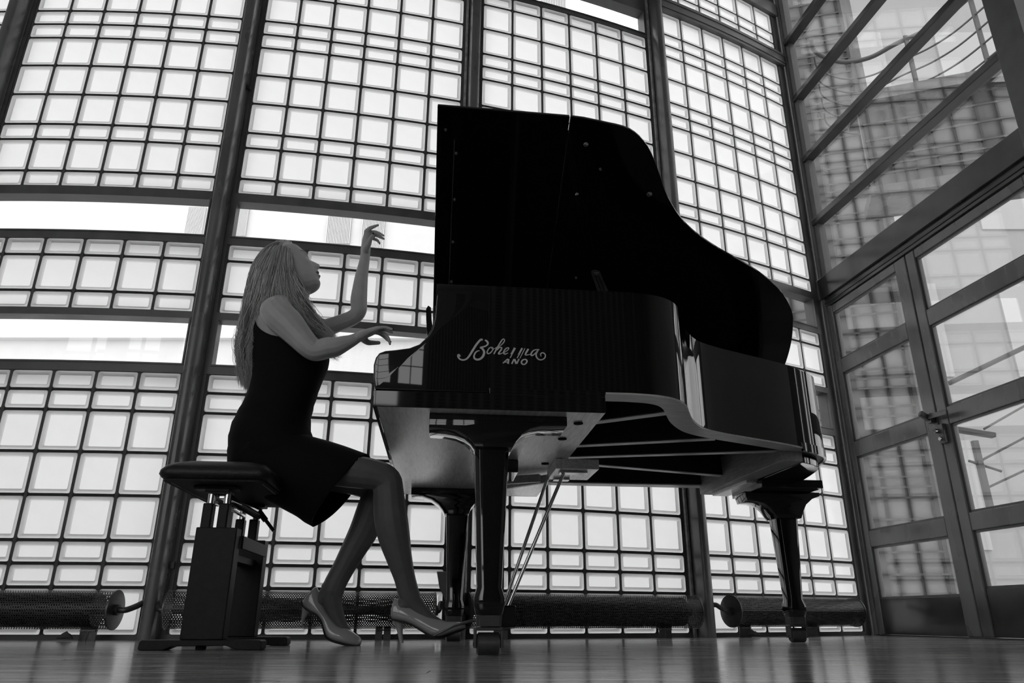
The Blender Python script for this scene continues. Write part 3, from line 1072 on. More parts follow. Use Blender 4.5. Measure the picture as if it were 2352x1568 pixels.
def offset(poly, d):
    out = []
    for i, p in enumerate(poly):
        a = poly[max(0, i - 1)]
        b_ = poly[min(len(poly) - 1, i + 1)]
        tx, ty = b_[0] - a[0], b_[1] - a[1]
        l = sqrt(tx * tx + ty * ty) or 1
        out.append((p[0] - ty / l * d, p[1] + tx / l * d))
    return out
def rimstrip(poly, th, z0, z1):
    inn = offset(poly, th)
    rings = []
    for (a, b_), (c, d_) in zip(poly, inn):
        rings.append([Vector((a, b_, z0)), Vector((a, b_, z1)), Vector((c, d_, z1)), Vector((c, d_, z0))])
    mb = MB()
    mb.loft(rings)
    return mb
# outer rim (lacquer) and the bare laminated inner rim under it
rimpoly = [p for p in OUTC if p[0] >= 0.143]
rimstrip(rimpoly, 0.020, 0.682, 0.992).build('outer_rim', M['black'], pn, smooth=45)
big = [p for p in OUTC if p[0] > 0.62]
big = [(0.628, 0.0005)] + [p for p in big if p[0] > .63] + [(0.628, 1.4995)]
rimstrip(offset(big, .0005), 0.070, 0.676, 0.6815).build('rim_underside', M['wood_u'], pn, smooth=45)
rimstrip(offset(big, .0205), 0.052, 0.682, 0.86).build('inner_rim', M['board'], pn, smooth=45)
tailp = [p for p in OUTC if p[0] > 1.49]
rimstrip(offset(tailp, -.004), 0.010, 0.668, 0.700).build('tail_moulding', M['black'], pn, smooth=45)
# arms (cheeks)
ARM = [(.143, .992), (.143, .93), (.142, .885), (.136, .852), (.124, .826), (.104, .804), (.078, .792), (.04, .785), (.012, .781), (-.004, .774), (-.013, .760), (-.017, .739), (-.015, .70), (-.008, .668)]
arm_poly = [(.30, .992)] + ARM + [(.30, .668)]
for v0, v1 in ((-0.0012, 0.052), (W_ - .052, W_ + .0012)):
    mb = MB()
    mb.prism(arm_poly, lambda a, c, v0=v0: Vector((a, v0, c)), lambda a, c, v1=v1: Vector((a, v1, c)))
    mb.build('arm', M['black'], pn, smooth=40, bevel=0.005, seg=3)
# keybed with its lacquered edge
mb = MB(); mb.box((0.0, 0.004, .622), (.625, W_ - .004, .664)); mb.build('keybed', M['wood'], pn, bevel=.001)
for v0, v1 in ((-.002, .0035), (W_ - .0035, W_ + .002)):
    mb = MB(); mb.box((-.006, v0, .6215), (.6255, v1, .6665)); mb.build('keybed_edge', M['black'], pn, bevel=.0015)
mb = MB(); mb.box((-.012, -.001, .6215), (-.0005, W_ + .001, .6665)); mb.build('keybed_edge', M['black'], pn, bevel=.002)
for v0 in (-.0005, W_ - .0195):
    mb = MB(); mb.box((.302, v0, .6675), (.6255, v0 + .02, .684)); mb.build('side_lower_strip', M['black'], pn, bevel=.001)
for (v_, u_) in ((.32, .555), (.72, .555), (1.16, .555), (.12, .57)):
    mb = MB(); mb.tube([(u_, v_, .6225), (u_, v_, .6190)], .014, 14); mb.build('bolt_recess', M['felt'], pn)
mb = MB(); mb.box((.02, .053, .665), (.028, W_ - .053, .735)); mb.build('key_slip', M['black'], pn, bevel=.003)
for v0 in (.053, W_ - .053 - .075):
    mb = MB(); mb.box((.028, v0, .665), (.17, v0 + .075, .742)); mb.build('key_block', M['black'], pn, bevel=.004)
mb = MB()
kw = (W_ - .256) / 52
for i in range(52):
    mb.box((.032, .128 + i * kw + .0005, .695), (.18, .128 + (i + 1) * kw - .0005, .718))
mb.build('white_keys', M['ivory'], pn, kind='stuff')
mb = MB()
for i in range(52):
    if i % 7 in (0, 2, 3, 5, 6):
        mb.box((.082, .128 + (i + 1) * kw - .005, .7181), (.178, .128 + (i + 1) * kw + .005, .730))
mb.build('black_keys', M['black'], pn, kind='stuff')
# fallboard standing open between the arms
mb = MB()
fb = [(.168, .745), (.150, .79), (.137, .84), (.130, .90), (.128, .935), (.134, .946), (.142, .940), (.146, .90), (.156, .845), (.170, .79), (.184, .745)]
mb.prism(fb, lambda a, c: Vector((a - .012, .056, c)), lambda a, c: Vector((a - .012, W_ - .056, c)))
mb.build('fallboard', M['black'], pn, smooth=50)
mb = MB()
mb.box((.20, .06, .955), (.44, W_ - .06, .965))
mb.build('music_desk', M['black'], pn, bevel=.003)
# soundboard, plate, strings
sbp = offset(OUTC, .073)
sbp = [p for p in sbp if p[0] > .60]
mb = MB()
mb.prism([(.63, .075)] + [p for p in sbp if p[0] > .635][:-1] + [(.63, 1.425)], lambda a, c: Vector((a, c, .790)), lambda a, c: Vector((a, c, .800)))
mb.build('soundboard', M['board'], pn)
mb = MB()
mb.prism([(.46, .09)] + [p for p in offset(OUTC, .10) if p[0] > .5][:-1] + [(.46, 1.40)], lambda a, c: Vector((a, c, .885)), lambda a, c: Vector((a, c, .893)))
mb.build('iron_plate', M['plate'], pn)
mb = MB()
mb.box((.46, .053, .665), (.475, 1.447, .95))
mb.build('belly_rail', M['wood'], pn)
for (a, c) in (((.628, .360), (.905, .165)), ((.628, .694), (1.13, .515)), ((.628, .900), (1.45, .680)), ((.628, .975), (1.45, 1.212))):
    mb = MB()
    mb.bar((a[0], a[1], .7345), (c[0], c[1], .7345), .036, .104)
    o = mb.build('brace_beam', M['board'], pn, bevel=.002)
    mb = MB()
    mb.bar((a[0], a[1], .6805), (c[0], c[1], .6805), .034, .003)
    mb.build('bare_underface', M['wood_u'], o)
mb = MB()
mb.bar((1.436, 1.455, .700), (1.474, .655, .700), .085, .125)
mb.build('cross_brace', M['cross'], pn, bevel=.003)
mb = MB()
mb.bar((1.470, 1.40, .648), (1.492, 1.05, .648), .075, .05)
mb.build('tail_packer', M['wood'], pn, bevel=.003)
mb = MB()
for i in range(9):
    u0 = .72 + i * .10
    mb.bar((u0, interp([.6, .8, .95, 1.1, 1.4, 1.7], [.10, .12, .33, .55, .68, .95], u0), .780), (u0, 1.42, .780), .022, .019)
mb.build('soundboard_ribs', M['board'], pn, kind='stuff')
# tail under-block, leg plates
tb = [p for p in offset(OUTC, .030) if p[0] > 1.50]
mb = MB()
mb.prism(tb, lambda a, c: Vector((a, c, .634)), lambda a, c: Vector((a, c, .6755)))
mb.build('tail_block', M['black'], pn, bevel=.002)
mb = MB(); mb.box((1.500, 1.00, .600), (1.765, 1.33, .6335)); mb.build('leg_plate', M['black'], pn, bevel=.002)

def leg(uc, vc, ztop, bracket, w_top=.096, w_bot=.066, shoe=.080, zb0=.545, lit=None, rot=0.0, lab=None):
    """square tapering leg: bracket head, shaft with chamfered edges, spade foot, brass ferrule, caster"""
    R = lambda x, y, z: Vector((uc + x * cos(rot) - y * sin(rot), vc + x * sin(rot) + y * cos(rot), z))
    mb = MB()
    def sq(w, z, ch=.012):
        h = w / 2
        return [R(x, y, z) for x, y in ((-h + ch, -h), (h - ch, -h), (h, -h + ch), (h, h - ch), (h - ch, h), (-h + ch, h), (-h, h - ch), (-h, -h + ch))]
    mb.loft([sq(w_top, zb0), sq(w_bot, .165), sq(shoe, .140), sq(shoe * .98, .118), sq(shoe * .86, .098)])
    o = mb.build('leg', M['black'], pn, bevel=.0012, smooth=30, label=lab)
    mb = MB()
    mb.prism(bracket, lambda a, c: R(a - uc, -w_top / 2 - .012, c), lambda a, c: R(a - uc, w_top / 2 + .012, c))
    mb.build('leg_bracket', M['black'], o, smooth=35, bevel=.002)
    mb = MB()
    mb.loft([sq(.066, .097, .006), sq(.063, .070, .006)])
    mb.build('ferrule', M['castiron'], o, bevel=.001)
    mb = MB()
    mb.box((-.036, -.024, .060), (.036, .024, .0685), lambda x, y, z: R(x, y, z))
    mb.box((-.038, -.020, .018), (-.031, .020, .066), lambda x, y, z: R(x, y, z))
    mb.box((.031, -.020, .018), (.038, .020, .066), lambda x, y, z: R(x, y, z))
    mb.tube([R(-.040, 0, .028), R(.040, 0, .028)], .006, 10)
    mb.build('caster_fork', M['castiron'], o, bevel=.0015)
    mb = MB()
    mb.tube([R(-.030, 0, .028), R(-.026, 0, .028), R(.026, 0, .028), R(.030, 0, .028)], [.023, .0278, .0278, .023], 28)
    mb.build('caster_wheel', M['castiron'], o, smooth=40)
    return o
def brk(pts, top):
    return pts + [(pts[-1][0], top), (pts[0][0], top)]
nearb = brk([(.140, .578), (.185, .576), (.215, .571), (.240, .560), (.258, .545), (.268, .530), (.372, .530), (.382, .548), (.398, .568), (.420, .583), (.450, .592), (.525, .594)], .6215)
leg(.316, .110, .62, nearb, lab='front treble-side leg nearest the camera')
bassb = brk([(.050, .592), (.100, .588), (.140, .574), (.170, .553), (.190, .528), (.198, .512), (.302, .512), (.312, .540), (.335, .568), (.360, .585), (.42, .590)], .6215)
leg(.253, 1.365, .62, bassb, lab='front bass-side leg')
tailb = brk([(1.468, .592), (1.476, .560), (1.520, .557), (1.552, .548), (1.575, .530), (1.592, .505), (1.602, .490), (1.706, .490), (1.716, .515), (1.735, .548), (1.765, .572), (1.80, .584)], .5995)
leg(1.651, 1.165, .60, tailb, zb0=.50, lab='leg under the tail')
# lyre, pedals, rods
ly = MB(); ly.box((.330, .655, .575), (.450, .845, .6215)); o = ly.build('lyre', M['black'], pn, bevel=.004)
for v0 in (.690, .775):
    mb = MB(); mb.box((.375, v0, .130), (.405, v0 + .035, .575)); mb.build('lyre_pillar', M['black'], o, bevel=.004)
mb = MB(); mb.box((.325, .625, .062), (.440, .875, .130)); mb.build('pedal_box', M['black'], o, bevel=.005)
for v0 in (.685, .750, .815):
    mb = MB()
    pts = [Vector((.33, v0, .085)), Vector((.29, v0, .080)), Vector((.24, v0, .066)), Vector((.20, v0, .048)), Vector((.172, v0, .036))]
    rings = []
    for i, p in enumerate(pts):
        w = [.009, .010, .014, .017, .012][i]
        rings.append([p + Vector((0, -w, -.004)), p + Vector((0, w, -.004)), p + Vector((0, w, .004)), p + Vector((0, -w, .004))])
    mb.loft(rings)
    mb.build('pedal', M['castiron'], o, smooth=60, bevel=.002)
for (a, c) in (((.634, .68, .619), (.412, .70, .110)), ((.590, .82, .619), (.408, .80, .115))):
    mb = MB(); mb.tube([a, c], .0062, 10); mb.build('lyre_rod', M['chrome'], o, smooth=True)
mb = MB(); mb.box((.58, .62, .585), (.735, .84, .6212)); mb.build('rod_block', M['wood'], pn, bevel=.002)
for a_, c_ in (((.60, .655, .578), (.70, .70, .5845)), ((.60, .80, .578), (.66, .84, .5845))):
    mb = MB(); mb.box(a_, c_); mb.build('rod_plate', M['brass'], pn, bevel=.001)
for (a, c) in (((.40, .98, .60), (.56, .90, .60)), ((.40, 1.12, .60), (.60, .90, .60))):
    mb = MB(); mb.bar(a, c, .02, .03); mb.build('trapwork_lever', M['wood_u'], pn, bevel=.001)

# lid: hinged on the bass side, front flap and main lid, both open together
AL = radians(30.5)
def lidp(u, w, t=0.0):
    """u along the piano, w from the hinge, t up through the lid"""
    return Vector((u, W_ + .004 - w * cos(AL) + t * sin(AL), 1.0 + w * sin(AL) + t * cos(AL)))
LO = [(0.716, 1.494), (0.814, 1.474), (0.892, 1.413), (0.955, 1.313), (0.991, 1.245), (1.036, 1.181), (1.091, 1.120), (1.162, 1.063), (1.266, 1.000), (1.379, .944), (1.466, .898), (1.544, .846),
      (1.608, .795), (1.658, .738), (1.696, .680), (1.716, .621), (1.734, .555), (1.747, .480), (1.754, .391), (1.750, .29), (1.727, .19), (1.676, .10), (1.591, .03), (1.476, .006), (1.356, 0.0)]
main = [(.590, .0), (.590, 1.508), (.64, 1.505)] + curve2(LO, 4)
mb = MB(); mb.prism(main, lambda a, c: lidp(a, c, 0), lambda a, c: lidp(a, c, .019)); lidm = mb.build('lid', M['lidblack'], pn, bevel=.003)
mb = MB(); mb.prism([(.116, .0), (.116, 1.515), (.5865, 1.508), (.5865, 1.457), (.5895, 1.452), (.5895, 0)], lambda a, c: lidp(a, c, 0), lambda a, c: lidp(a, c, .019))
mb.build('lid_front_flap', M['lidblack'], pn, bevel=.003)
mb = MB()
mb.prism([(.178, .30), (.178, 1.395), (.181, 1.395), (.181, .30)], lambda a, c: lidp(a, c, -.004), lambda a, c: lidp(a, c, -.0002))
mb.build('lid_batten', M['castiron'], pn)
for (u_, w_, r_) in ((0.658, 1.41, .010), (0.728, 1.315, .006), (0.933, 1.226, .012), (0.653, 1.209, .007), (0.188, 1.343, .006), (0.189, 1.155, .006), (0.189, .967, .006), (0.189, .777, .006), (0.704, .825, .005), (0.147, 1.43, .005)):
    mb = MB(); mb.tube([lidp(u_, w_, -.0003), lidp(u_, w_, -.007), lidp(u_, w_, -.010)], [r_, r_ * .9, r_ * .4], 14); mb.build('lid_button', M['chrome'] if r_ > .006 else M['castiron'], pn, smooth=True)
for u0 in (.35, .9, 1.3):
    mb = MB(); mb.box((u0, W_ - .002, .985), (u0 + .07, W_ + .010, 1.0)); mb.build('lid_hinge', M['brass'], pn)
# slotted lid prop
p0, p1 = Vector((.672, .10, .985)), Vector((.778, .757, 1.432))
dv = (p1 - p0)
du = Vector((1, 0, 0))
dn = dv.normalized().cross(du).normalized()
du = dn.cross(dv.normalized()).normalized()
mb = MB()
for s0 in (-1, 1):
    mb.obox(p0 + dv * .48 + du * s0 * .0135, dv.normalized(), du, dn, dv.length * .90, .007, .014)
mb.obox(p0 + dv * .02, dv.normalized(), du, dn, dv.length * .04, .034, .014)
mb.obox(p0 + dv * .94, dv.normalized(), du, dn, dv.length * .07, .034, .014)
mb.obox(p0 + dv * .982, dv.normalized(), du, dn, dv.length * .03, .018, .014)
mb.build('lid_prop', M['castiron'], pn, bevel=.002)
mb = MB(); mb.obox(p0 + dv * .42, dv.normalized(), du, dn, dv.length * .80, .009, .009); mb.build('short_prop', M['castiron'], pn, bevel=.002)
mb = MB(); mb.tube([Vector((.365, .12, .96)), Vector((.378, .125, 1.02))], .007, 10); mb.build('flap_rest', M['castiron'], pn, smooth=True)

# silver script lettering on the treble side (worn: some strokes are gone)
def zpx(x, y): return (1040 + x * 230 / 2352, 765 + y * 85 / 869)
def stroke(mb, pts, ws, n=5, sm=True):
    P3 = [at(*zpx(x, y), -.0018) for x, y in pts]
    mm = scale_at(1150, 800, 0) * 230 / 2352
    if sm and len(pts) > 2:
        W3 = [Vector((w, 0, 0)) for w in ws]
        P3 = smoothpath(P3, n)
        W3 = [w.x for w in smoothpath(W3, n)]
    else:
        W3 = list(ws)
    L, Rr = [], []
    for i, p in enumerate(P3):
        a = P3[max(0, i - 1)]; c = P3[min(len(P3) - 1, i + 1)]
        d = (c - a); d.y = 0; d.normalize()
        nn_ = Vector((-d.z, 0, d.x)) * W3[i] * mm / 2
        L.append(p + nn_); Rr.append(p - nn_)
    k = len(P3)
    th = Vector((0, -.0006, 0))
    vs = L + Rr + [p + th for p in L] + [p + th for p in Rr]
    fs = []
    for i in range(k - 1):
        fs += [(2 * k + i, 2 * k + i + 1, 3 * k + i + 1, 3 * k + i), (i, i + 1, 2 * k + i + 1, 2 * k + i), (k + i, 3 * k + i, 3 * k + i + 1, k + i + 1)]
    fs += [(0, 2 * k, 3 * k, k), (k - 1, 2 * k - 1, 4 * k - 1, 3 * k - 1)]
    mb.add(vs, fs)
LET = [
    ('B', [([(165, 555), (150, 520), (125, 520), (130, 565), (170, 610), (240, 630), (320, 605), (390, 530), (470, 400), (560, 260), (640, 165), (680, 145)], [35, 55, 50, 38, 34, 36, 40, 46, 50, 50, 48, 42]),
           ([(672, 130), (690, 170)], [40, 46]),
           ([(755, 160), (800, 190), (825, 240), (790, 290), (720, 320), (640, 335)], [24, 44, 40, 34, 36, 34]),
           ([(640, 335), (700, 370), (735, 440), (715, 530), (650, 600), (570, 620), (510, 590), (500, 530), (530, 460), (580, 420), (630, 410)], [40, 46, 50, 54, 50, 46, 44, 38, 34, 24, 14])]),
    ('o', [([(915, 330), (860, 350), (812, 420), (810, 465), (850, 480), (905, 440), (945, 380), (935, 335), (915, 350), (925, 372), (985, 362), (1030, 330)], [22, 24, 30, 30, 26, 26, 24, 20, 14, 12, 16, 20])]),
    ('h', [([(965, 490), (1040, 350), (1110, 230), (1165, 150), (1200, 140), (1215, 175), (1180, 235), (1110, 300), (1060, 345)], [34, 34, 30, 26, 22, 22, 24, 18, 16]),
           ([(1040, 400), (1090, 345), (1140, 335), (1145, 370), (1105, 430), (1075, 475), (1100, 490), (1165, 465)], [18, 22, 28, 34, 34, 34, 26, 16])]),
    ('e', [([(1165, 465), (1230, 440), (1290, 395), (1315, 355), (1290, 340), (1240, 370), (1200, 430), (1200, 475), (1240, 490), (1300, 460)], [16, 18, 22, 24, 22, 26, 34, 34, 28, 14])]),
    ('worn stroke', [([(1460, 345), (1375, 500)], [52, 46]), ([(1385, 510), (1345, 580)], [22, 22])]),
    ('worn stroke', [([(1630, 350), (1545, 510)], [44, 44]), ([(1550, 515), (1510, 585)], [24, 22])]),
    ('worn stroke', [([(1695, 355), (1575, 590)], [18, 18])]),
    ('worn stroke', [([(1775, 370), (1710, 480), (1715, 512), (1800, 500), (1840, 480)], [42, 40, 28, 18, 14])]),
    ('a', [([(2035, 385), (1950, 385), (1880, 420), (1838, 490), (1860, 525), (1920, 490), (1970, 430), (2000, 385)], [20, 22, 28, 34, 30, 26, 26, 24]),
           ([(2010, 385), (1960, 480), (1965, 555), (2010, 610), (2080, 625), (2150, 590), (2175, 530), (2150, 475), (2100, 460), (2062, 490), (2075, 545)], [34, 36, 34, 32, 28, 26, 26, 26, 24, 26, 14])]),
    ('A', [([(1175, 705), (1290, 605)], [26, 30]), ([(1310, 605), (1298, 720)], [42, 42]), ([(1215, 680), (1300, 680)], [20, 20])]),
    ('N', [([(1385, 720), (1440, 605)], [34, 34]), ([(1450, 608), (1490, 718)], [44, 44]), ([(1500, 720), (1555, 605)], [34, 34])]),
    ('O', [([(1690, 615), (1640, 632), (1612, 680), (1630, 722), (1680, 732), (1725, 700), (1742, 650), (1715, 618), (1690, 615)], [26, 32, 36, 32, 26, 32, 36, 32, 26])]),
]
for nm, sts in LET:
    mb = MB()
    for pts, ws in sts:
        stroke(mb, pts, ws)
    mb.build('letter', M['decal'], pn)

# ================================================================== PIANO BENCH
be = pthing('piano_bench', 'black adjustable padded bench on two box pedestals under the pianist', 'bench', -.50, .72, 0)
be.location = P(-.517, .72, 0)
mb = MB()
su0, su1, sv0, sv1 = -.672, -.338, .415, 1.012
prof = [(0.0, .012), (.006, .003), (.015, -.003), (.028, -.001), (.041, .008), (.054, .026), (.065, .058), (.072, .10), (.075, .14)]
rings = []
def rr2(u0, u1, v0, v1, r, z, n=6):
    out = []
    r = min(r, (u1 - u0) / 2 - .001)
    for cu, cv, a0 in ((u1 - r, v1 - r, 0), (u0 + r, v1 - r, 90), (u0 + r, v0 + r, 180), (u1 - r, v0 + r, 270)):
        for i in range(n):
            a = radians(a0 + 90 * i / (n - 1))
            out.append(Vector((cu + r * cos(a), cv + r * sin(a), z)))
    return out
for dz, ins in prof:
    rings.append(rr2(su0 + ins, su1 - ins, sv0 + ins, sv1 - ins, .035, .491 + dz))
mb.loft(rings)
mb.build('seat', M['vinyl'], be, smooth=60)
mb = MB()
mb.loft([rr2(su0 + .012, su1 - .012, sv0 + .012, sv1 - .012, .03, z) for z in (.4855, .4908)])
mb.build('seat_underside', M['lining'], be)
mb = MB()
for e in (su0 + .028, su1 - .028):
    for i in range(34):
        v_ = lerp(sv0 + .06, sv1 - .05, i / 33)
        mb.box((e - .0012, v_ - .0016, .4842), (e + .0012, v_ + .0016, .4853))
mb.build('staples', M['stud'], be, kind='stuff')
for v0, v1 in ((.497, .557), (.900, .960)):
    zt = .354
    mb = MB(); mb.box((-.668, v0 - .008, .0045), (-.318, v1 + .008, .030))
    # sled foot with a shallow arch
    mb = MB()
    ft = [(-.669, .004), (-.664, .0), (-.60, .0), (-.575, .010), (-.50, .012), (-.42, .012), (-.385, .001), (-.322, .0), (-.317, .005), (-.318, .024), (-.323, .028), (-.661, .028), (-.667, .022)]
    mb.prism(ft, lambda a, c: Vector((a, v0 - .006, c)), lambda a, c: Vector((a, v1 + .006, c)))
    f0 = mb.build('sled_foot', M['benchblack'], be, bevel=.002)
    mb = MB(); mb.box((-.510, v0 + .01, .0005), (-.490, v1 - .01, .0118)); mb.build('foot_pad', M['felt'], f0)
    mb = MB(); mb.box((-.557, v0, .0283), (-.433, v1, zt)); mb.build('pedestal', M['benchblack'], be, bevel=.003)
    for uu in (-.531, -.482):
        mb = MB()
        mb.box((uu - .019, v0 + .010, zt - .02), (uu + .012, v1 - .012, .430)); mb.build('inner_column', M['benchblack'], be, bevel=.004)
        mb = MB()
        mb.tube([(uu, (v0 + v1) / 2, .425), (uu, (v0 + v1) / 2, .470)], .012, 14); mb.build('lift_rod', M['chrome'], be, smooth=True)
    mb = MB(); mb.box((-.548, v0 - .002, .462), (-.470, v1 + .002, .476)); mb.box((-.585, v0 + .004, .472), (-.45, v1 - .004, .4852)); mb.build('seat_bracket', M['benchblack'], be, bevel=.003)
mb = MB(); mb.box((-.432, .557, .295), (-.424, .90, .335)); mb.box((-.52, .5571, .262), (-.46, .8999, .285)); mb.build('cross_rail', M['benchblack'], be, bevel=.002)
mb = MB(); mb.bar((-.505, .54, .455), (-.475, .93, .455), .030, .012); mb.bar((-.530, .56, .440), (-.520, .92, .440), .010, .010); mb.build('scissor_bar', M['chrome'], be, bevel=.002)
mb = MB()
mb.tube([(-.515, .535, .472), (-.49, .70, .452), (-.468, .90, .440)], .013, 10)
mb.build('lever_shaft', M['benchblack'], be, smooth=True)
mb = MB()
mb.tube([(-.472, .90, .462), (-.440, .90, .425)], .0105, 10)
mb.tube([(-.442, .90, .428), (-.407, .90, .388)], .0065, 10)
mb.build('adjusting_lever', M['benchblack'], be, smooth=40)

# ================================================================== THE PIANIST
pe = pthing('person', 'seated woman with long fair hair in black sleeveless dress, one hand raised', 'person', -.45, .80, 0)

VS = 0.0026
raw = MB()
def chain(pts, n=14, add=None):
    """pts: (px, py, v, r_px)"""
    c = [at(x, y, v) for x, y, v, r in pts]
    rs = [r * scale_at(x, y, v) for x, y, v, r in pts]
    (add or raw).caps(c, rs, n)
def schain(pts, k=4, n=14):
    q4 = []
    vs = [Vector(p) for p in [(x, y, v) for x, y, v, r in pts]]
    rr_ = [Vector((r, 0, 0)) for *_, r in pts]
    a, b_ = smoothpath(vs, k), smoothpath(rr_, k)
    chain([(p.x, p.y, p.z, r.x) for p, r in zip(a, b_)], n)

# torso: horizontal super-ellipse rings
TOR = [  # z, u_back, u_front, half width, v centre
    (.565, -.560, -.26, .150, .80), (.600, -.576, -.235, .170, .80), (.645, -.580, -.25, .176, .80), (.700, -.583, -.300, .170, .80), (.745, -.577, -.317, .155, .80),
    (.790, -.563, -.320, .138, .80), (.840, -.545, -.312, .124, .80), (.885, -.535, -.302, .122, .80), (.925, -.532, -.293, .127, .80), (.960, -.536, -.281, .133, .80),
    (.990, -.541, -.273, .138, .80), (1.020, -.546, -.272, .140, .80), (1.055, -.549, -.285, .142, .80), (1.095, -.551, -.318, .147, .80), (1.130, -.545, -.345, .155, .80),
    (1.160, -.530, -.368, .150, .80), (1.182, -.510, -.382, .120, .80), (1.200, -.490, -.392, .070, .80)]
TOR = [(z + .026 * (z - .5), a - .004, b_ - .004, h, c) for z, a, b_, h, c in TOR]
def tring(z, ub, uf, hw, vc, g=0.0, n=40, ex=2.3):
    c = (ub + uf) / 2
    a = (uf - ub) / 2 + g
    h = hw + g
    out = []
    for i in range(n):
        t = 2 * pi * i / n
        ct, st_ = cos(t), sin(t)
        out.append(Vector((c + a * math.copysign(abs(ct) ** (2 / ex), ct), vc + h * math.copysign(abs(st_) ** (2 / ex), st_), z)))
    return out
raw.loft([tring(*r) for r in TOR])
# neck
schain([(668, 728, .80, 34), (678, 705, .80, 28), (683, 682, .80, 26), (686, 660, .80, 27), (680, 635, .80, 30)])
# shoulders
schain([(664, 712, .90, 20), (650, 705, .74, 26), (640, 708, .66, 31), (638, 715, .62, 35)])
schain([(664, 712, .72, 20), (672, 712, .88, 26), (678, 718, .94, 28), (682, 728, .975, 29)])
# right arm (camera side)
schain([(634, 715, .62, 36), (645, 728, .605, 36.5), (665, 747, .60, 35), (684, 768, .595, 31), (703, 789, .59, 27.5), (720, 803, .59, 25.5), (733, 804, .59, 24.5),
        (750, 799, .59, 25), (768, 797, .59, 23.5), (790, 789, .59, 19), (808, 782, .59, 14.5), (823, 774, .59, 12), (833, 769, .59, 11.5)])
# left arm (far side), raised
schain([(684, 735, .98, 29), (710, 752, .99, 25), (735, 757, 1.00, 22), (758, 750, 1.00, 20), (790, 738, 1.00, 18.5), (812, 728, 1.00, 18), (824, 713, .99, 18), (824, 690, .985, 19),
        (827, 660, .98, 17), (831, 630, .98, 14.5), (836, 605, .98, 12.3), (839, 585, .98, 11.2), (840, 570, .98, 11.4)])
# right hand: palm and fingers
for (x, y, v, r) in ((867, 753.5, .572, 5.2), (866, 756, .590, 5.6), (864, 759, .608, 5.8), (860, 762, .625, 5.6)):
    schain([(828, 771, .575 + (v - .572) * .6, 9.5), (848, (771 + y) / 2 - 1, (v + .592) / 2, 8.2), (x, y, v, r)], 3)
def finger(pts): schain(pts, 3, 12)
finger([(864, 754, .572, 5.2), (882, 751.5, .572, 3.9), (893, 753.5, .571, 3.3), (903, 757, .570, 2.5)])
finger([(864, 756, .590, 5.6), (882, 757, .590, 4.3), (892, 760, .590, 3.7), (901, 763.5, .590, 2.8)])
finger([(862, 758, .608, 5.8), (876, 763, .610, 4.6), (887, 770, .611, 4.2), (893, 779, .612, 3.7), (895.5, 790, .612, 2.8)])
finger([(859, 761, .625, 5.4), (872, 766, .629, 4.4), (883, 773.5, .632, 4.1), (891, 781, .634, 3.7), (897, 785, .635, 2.7)])
finger([(834, 778, .606, 8.5), (845, 786, .630, 6.8), (858, 787, .648, 5.4), (870, 787, .655, 4.4)])
# left hand, raised
for (x, y, v, r) in ((843, 530, .952, 5.6), (848, 533, .970, 5.8), (850, 537, .988, 5.6), (851, 543, 1.003, 5.0)):
    schain([(840, 574, .970 + (v - .97) * .5, 9.5), ((840 + x) / 2 - 1, (574 + y) / 2, (v + .978) / 2, 8.6), (x, y, v, r)], 3)
finger([(842, 532, .952, 5.6), (849, 525, .950, 5.0), (857, 521, .948, 4.0), (868, 516.8, .946, 2.7)])
finger([(848, 534, .970, 5.6), (861, 533, .970, 4.5), (871, 536, .970, 3.7), (881, 541, .970, 2.6)])
finger([(850, 538, .988, 5.4), (863, 540, .989, 4.3), (873, 544, .990, 3.6), (881.5, 548.5, .990, 2.6)])
finger([(850, 545, 1.003, 4.8), (860, 549, 1.006, 3.9), (867, 552, 1.008, 3.4), (872, 559, 1.008, 2.5)])
finger([(840, 573, .955, 8.0), (845, 562, .938, 7.2), (850, 550, .926, 5.4), (854, 543, .921, 4.6), (857.5, 536.5, .918, 3.6)])
# right leg (near): thigh, knee, shin, foot on the pedal
schain([(640, 1062, .715, 36), (700, 1070, .71, 40), (760, 1076, .71, 39), (830, 1085, .71, 37), (868, 1092, .715, 34), (889, 1104, .72, 33), (892, 1125, .725, 34.5), (894, 1152, .73, 36.5),
        (899, 1200, .735, 38.5), (907, 1240, .74, 35.5), (918, 1285, .745, 29), (929, 1325, .75, 24.5), (936, 1352, .755, 24), (944, 1375, .76, 23)])
schain([(928, 1392, .76, 17), (944, 1380, .76, 21), (962, 1398, .76, 18), (985, 1420, .76, 15), (1010, 1435, .76, 13), (1040, 1440, .76, 9)])
schain([(940, 1372, .76, 20), (924, 1392, .76, 17), (914, 1405, .76, 14)])
# left leg (far): tucked back
schain([(640, 1066, .885, 36), (700, 1076, .89, 40), (770, 1090, .90, 38), (830, 1104, .90, 36), (858, 1118, .90, 34), (862, 1140, .90, 33), (850, 1180, .90, 34), (836, 1218, .90, 33.5), (812, 1262, .90, 29),
        (788, 1306, .90, 25.5), (770, 1340, .90, 25.5), (764, 1358, .90, 26)])
schain([(762, 1352, .90, 25), (764, 1385, .90, 22), (774, 1415, .90, 17), (790, 1446, .90, 13), (810, 1466, .90, 9)])
schain([(757, 1360, .90, 24), (742, 1375, .90, 17), (732, 1386, .90, 14)])

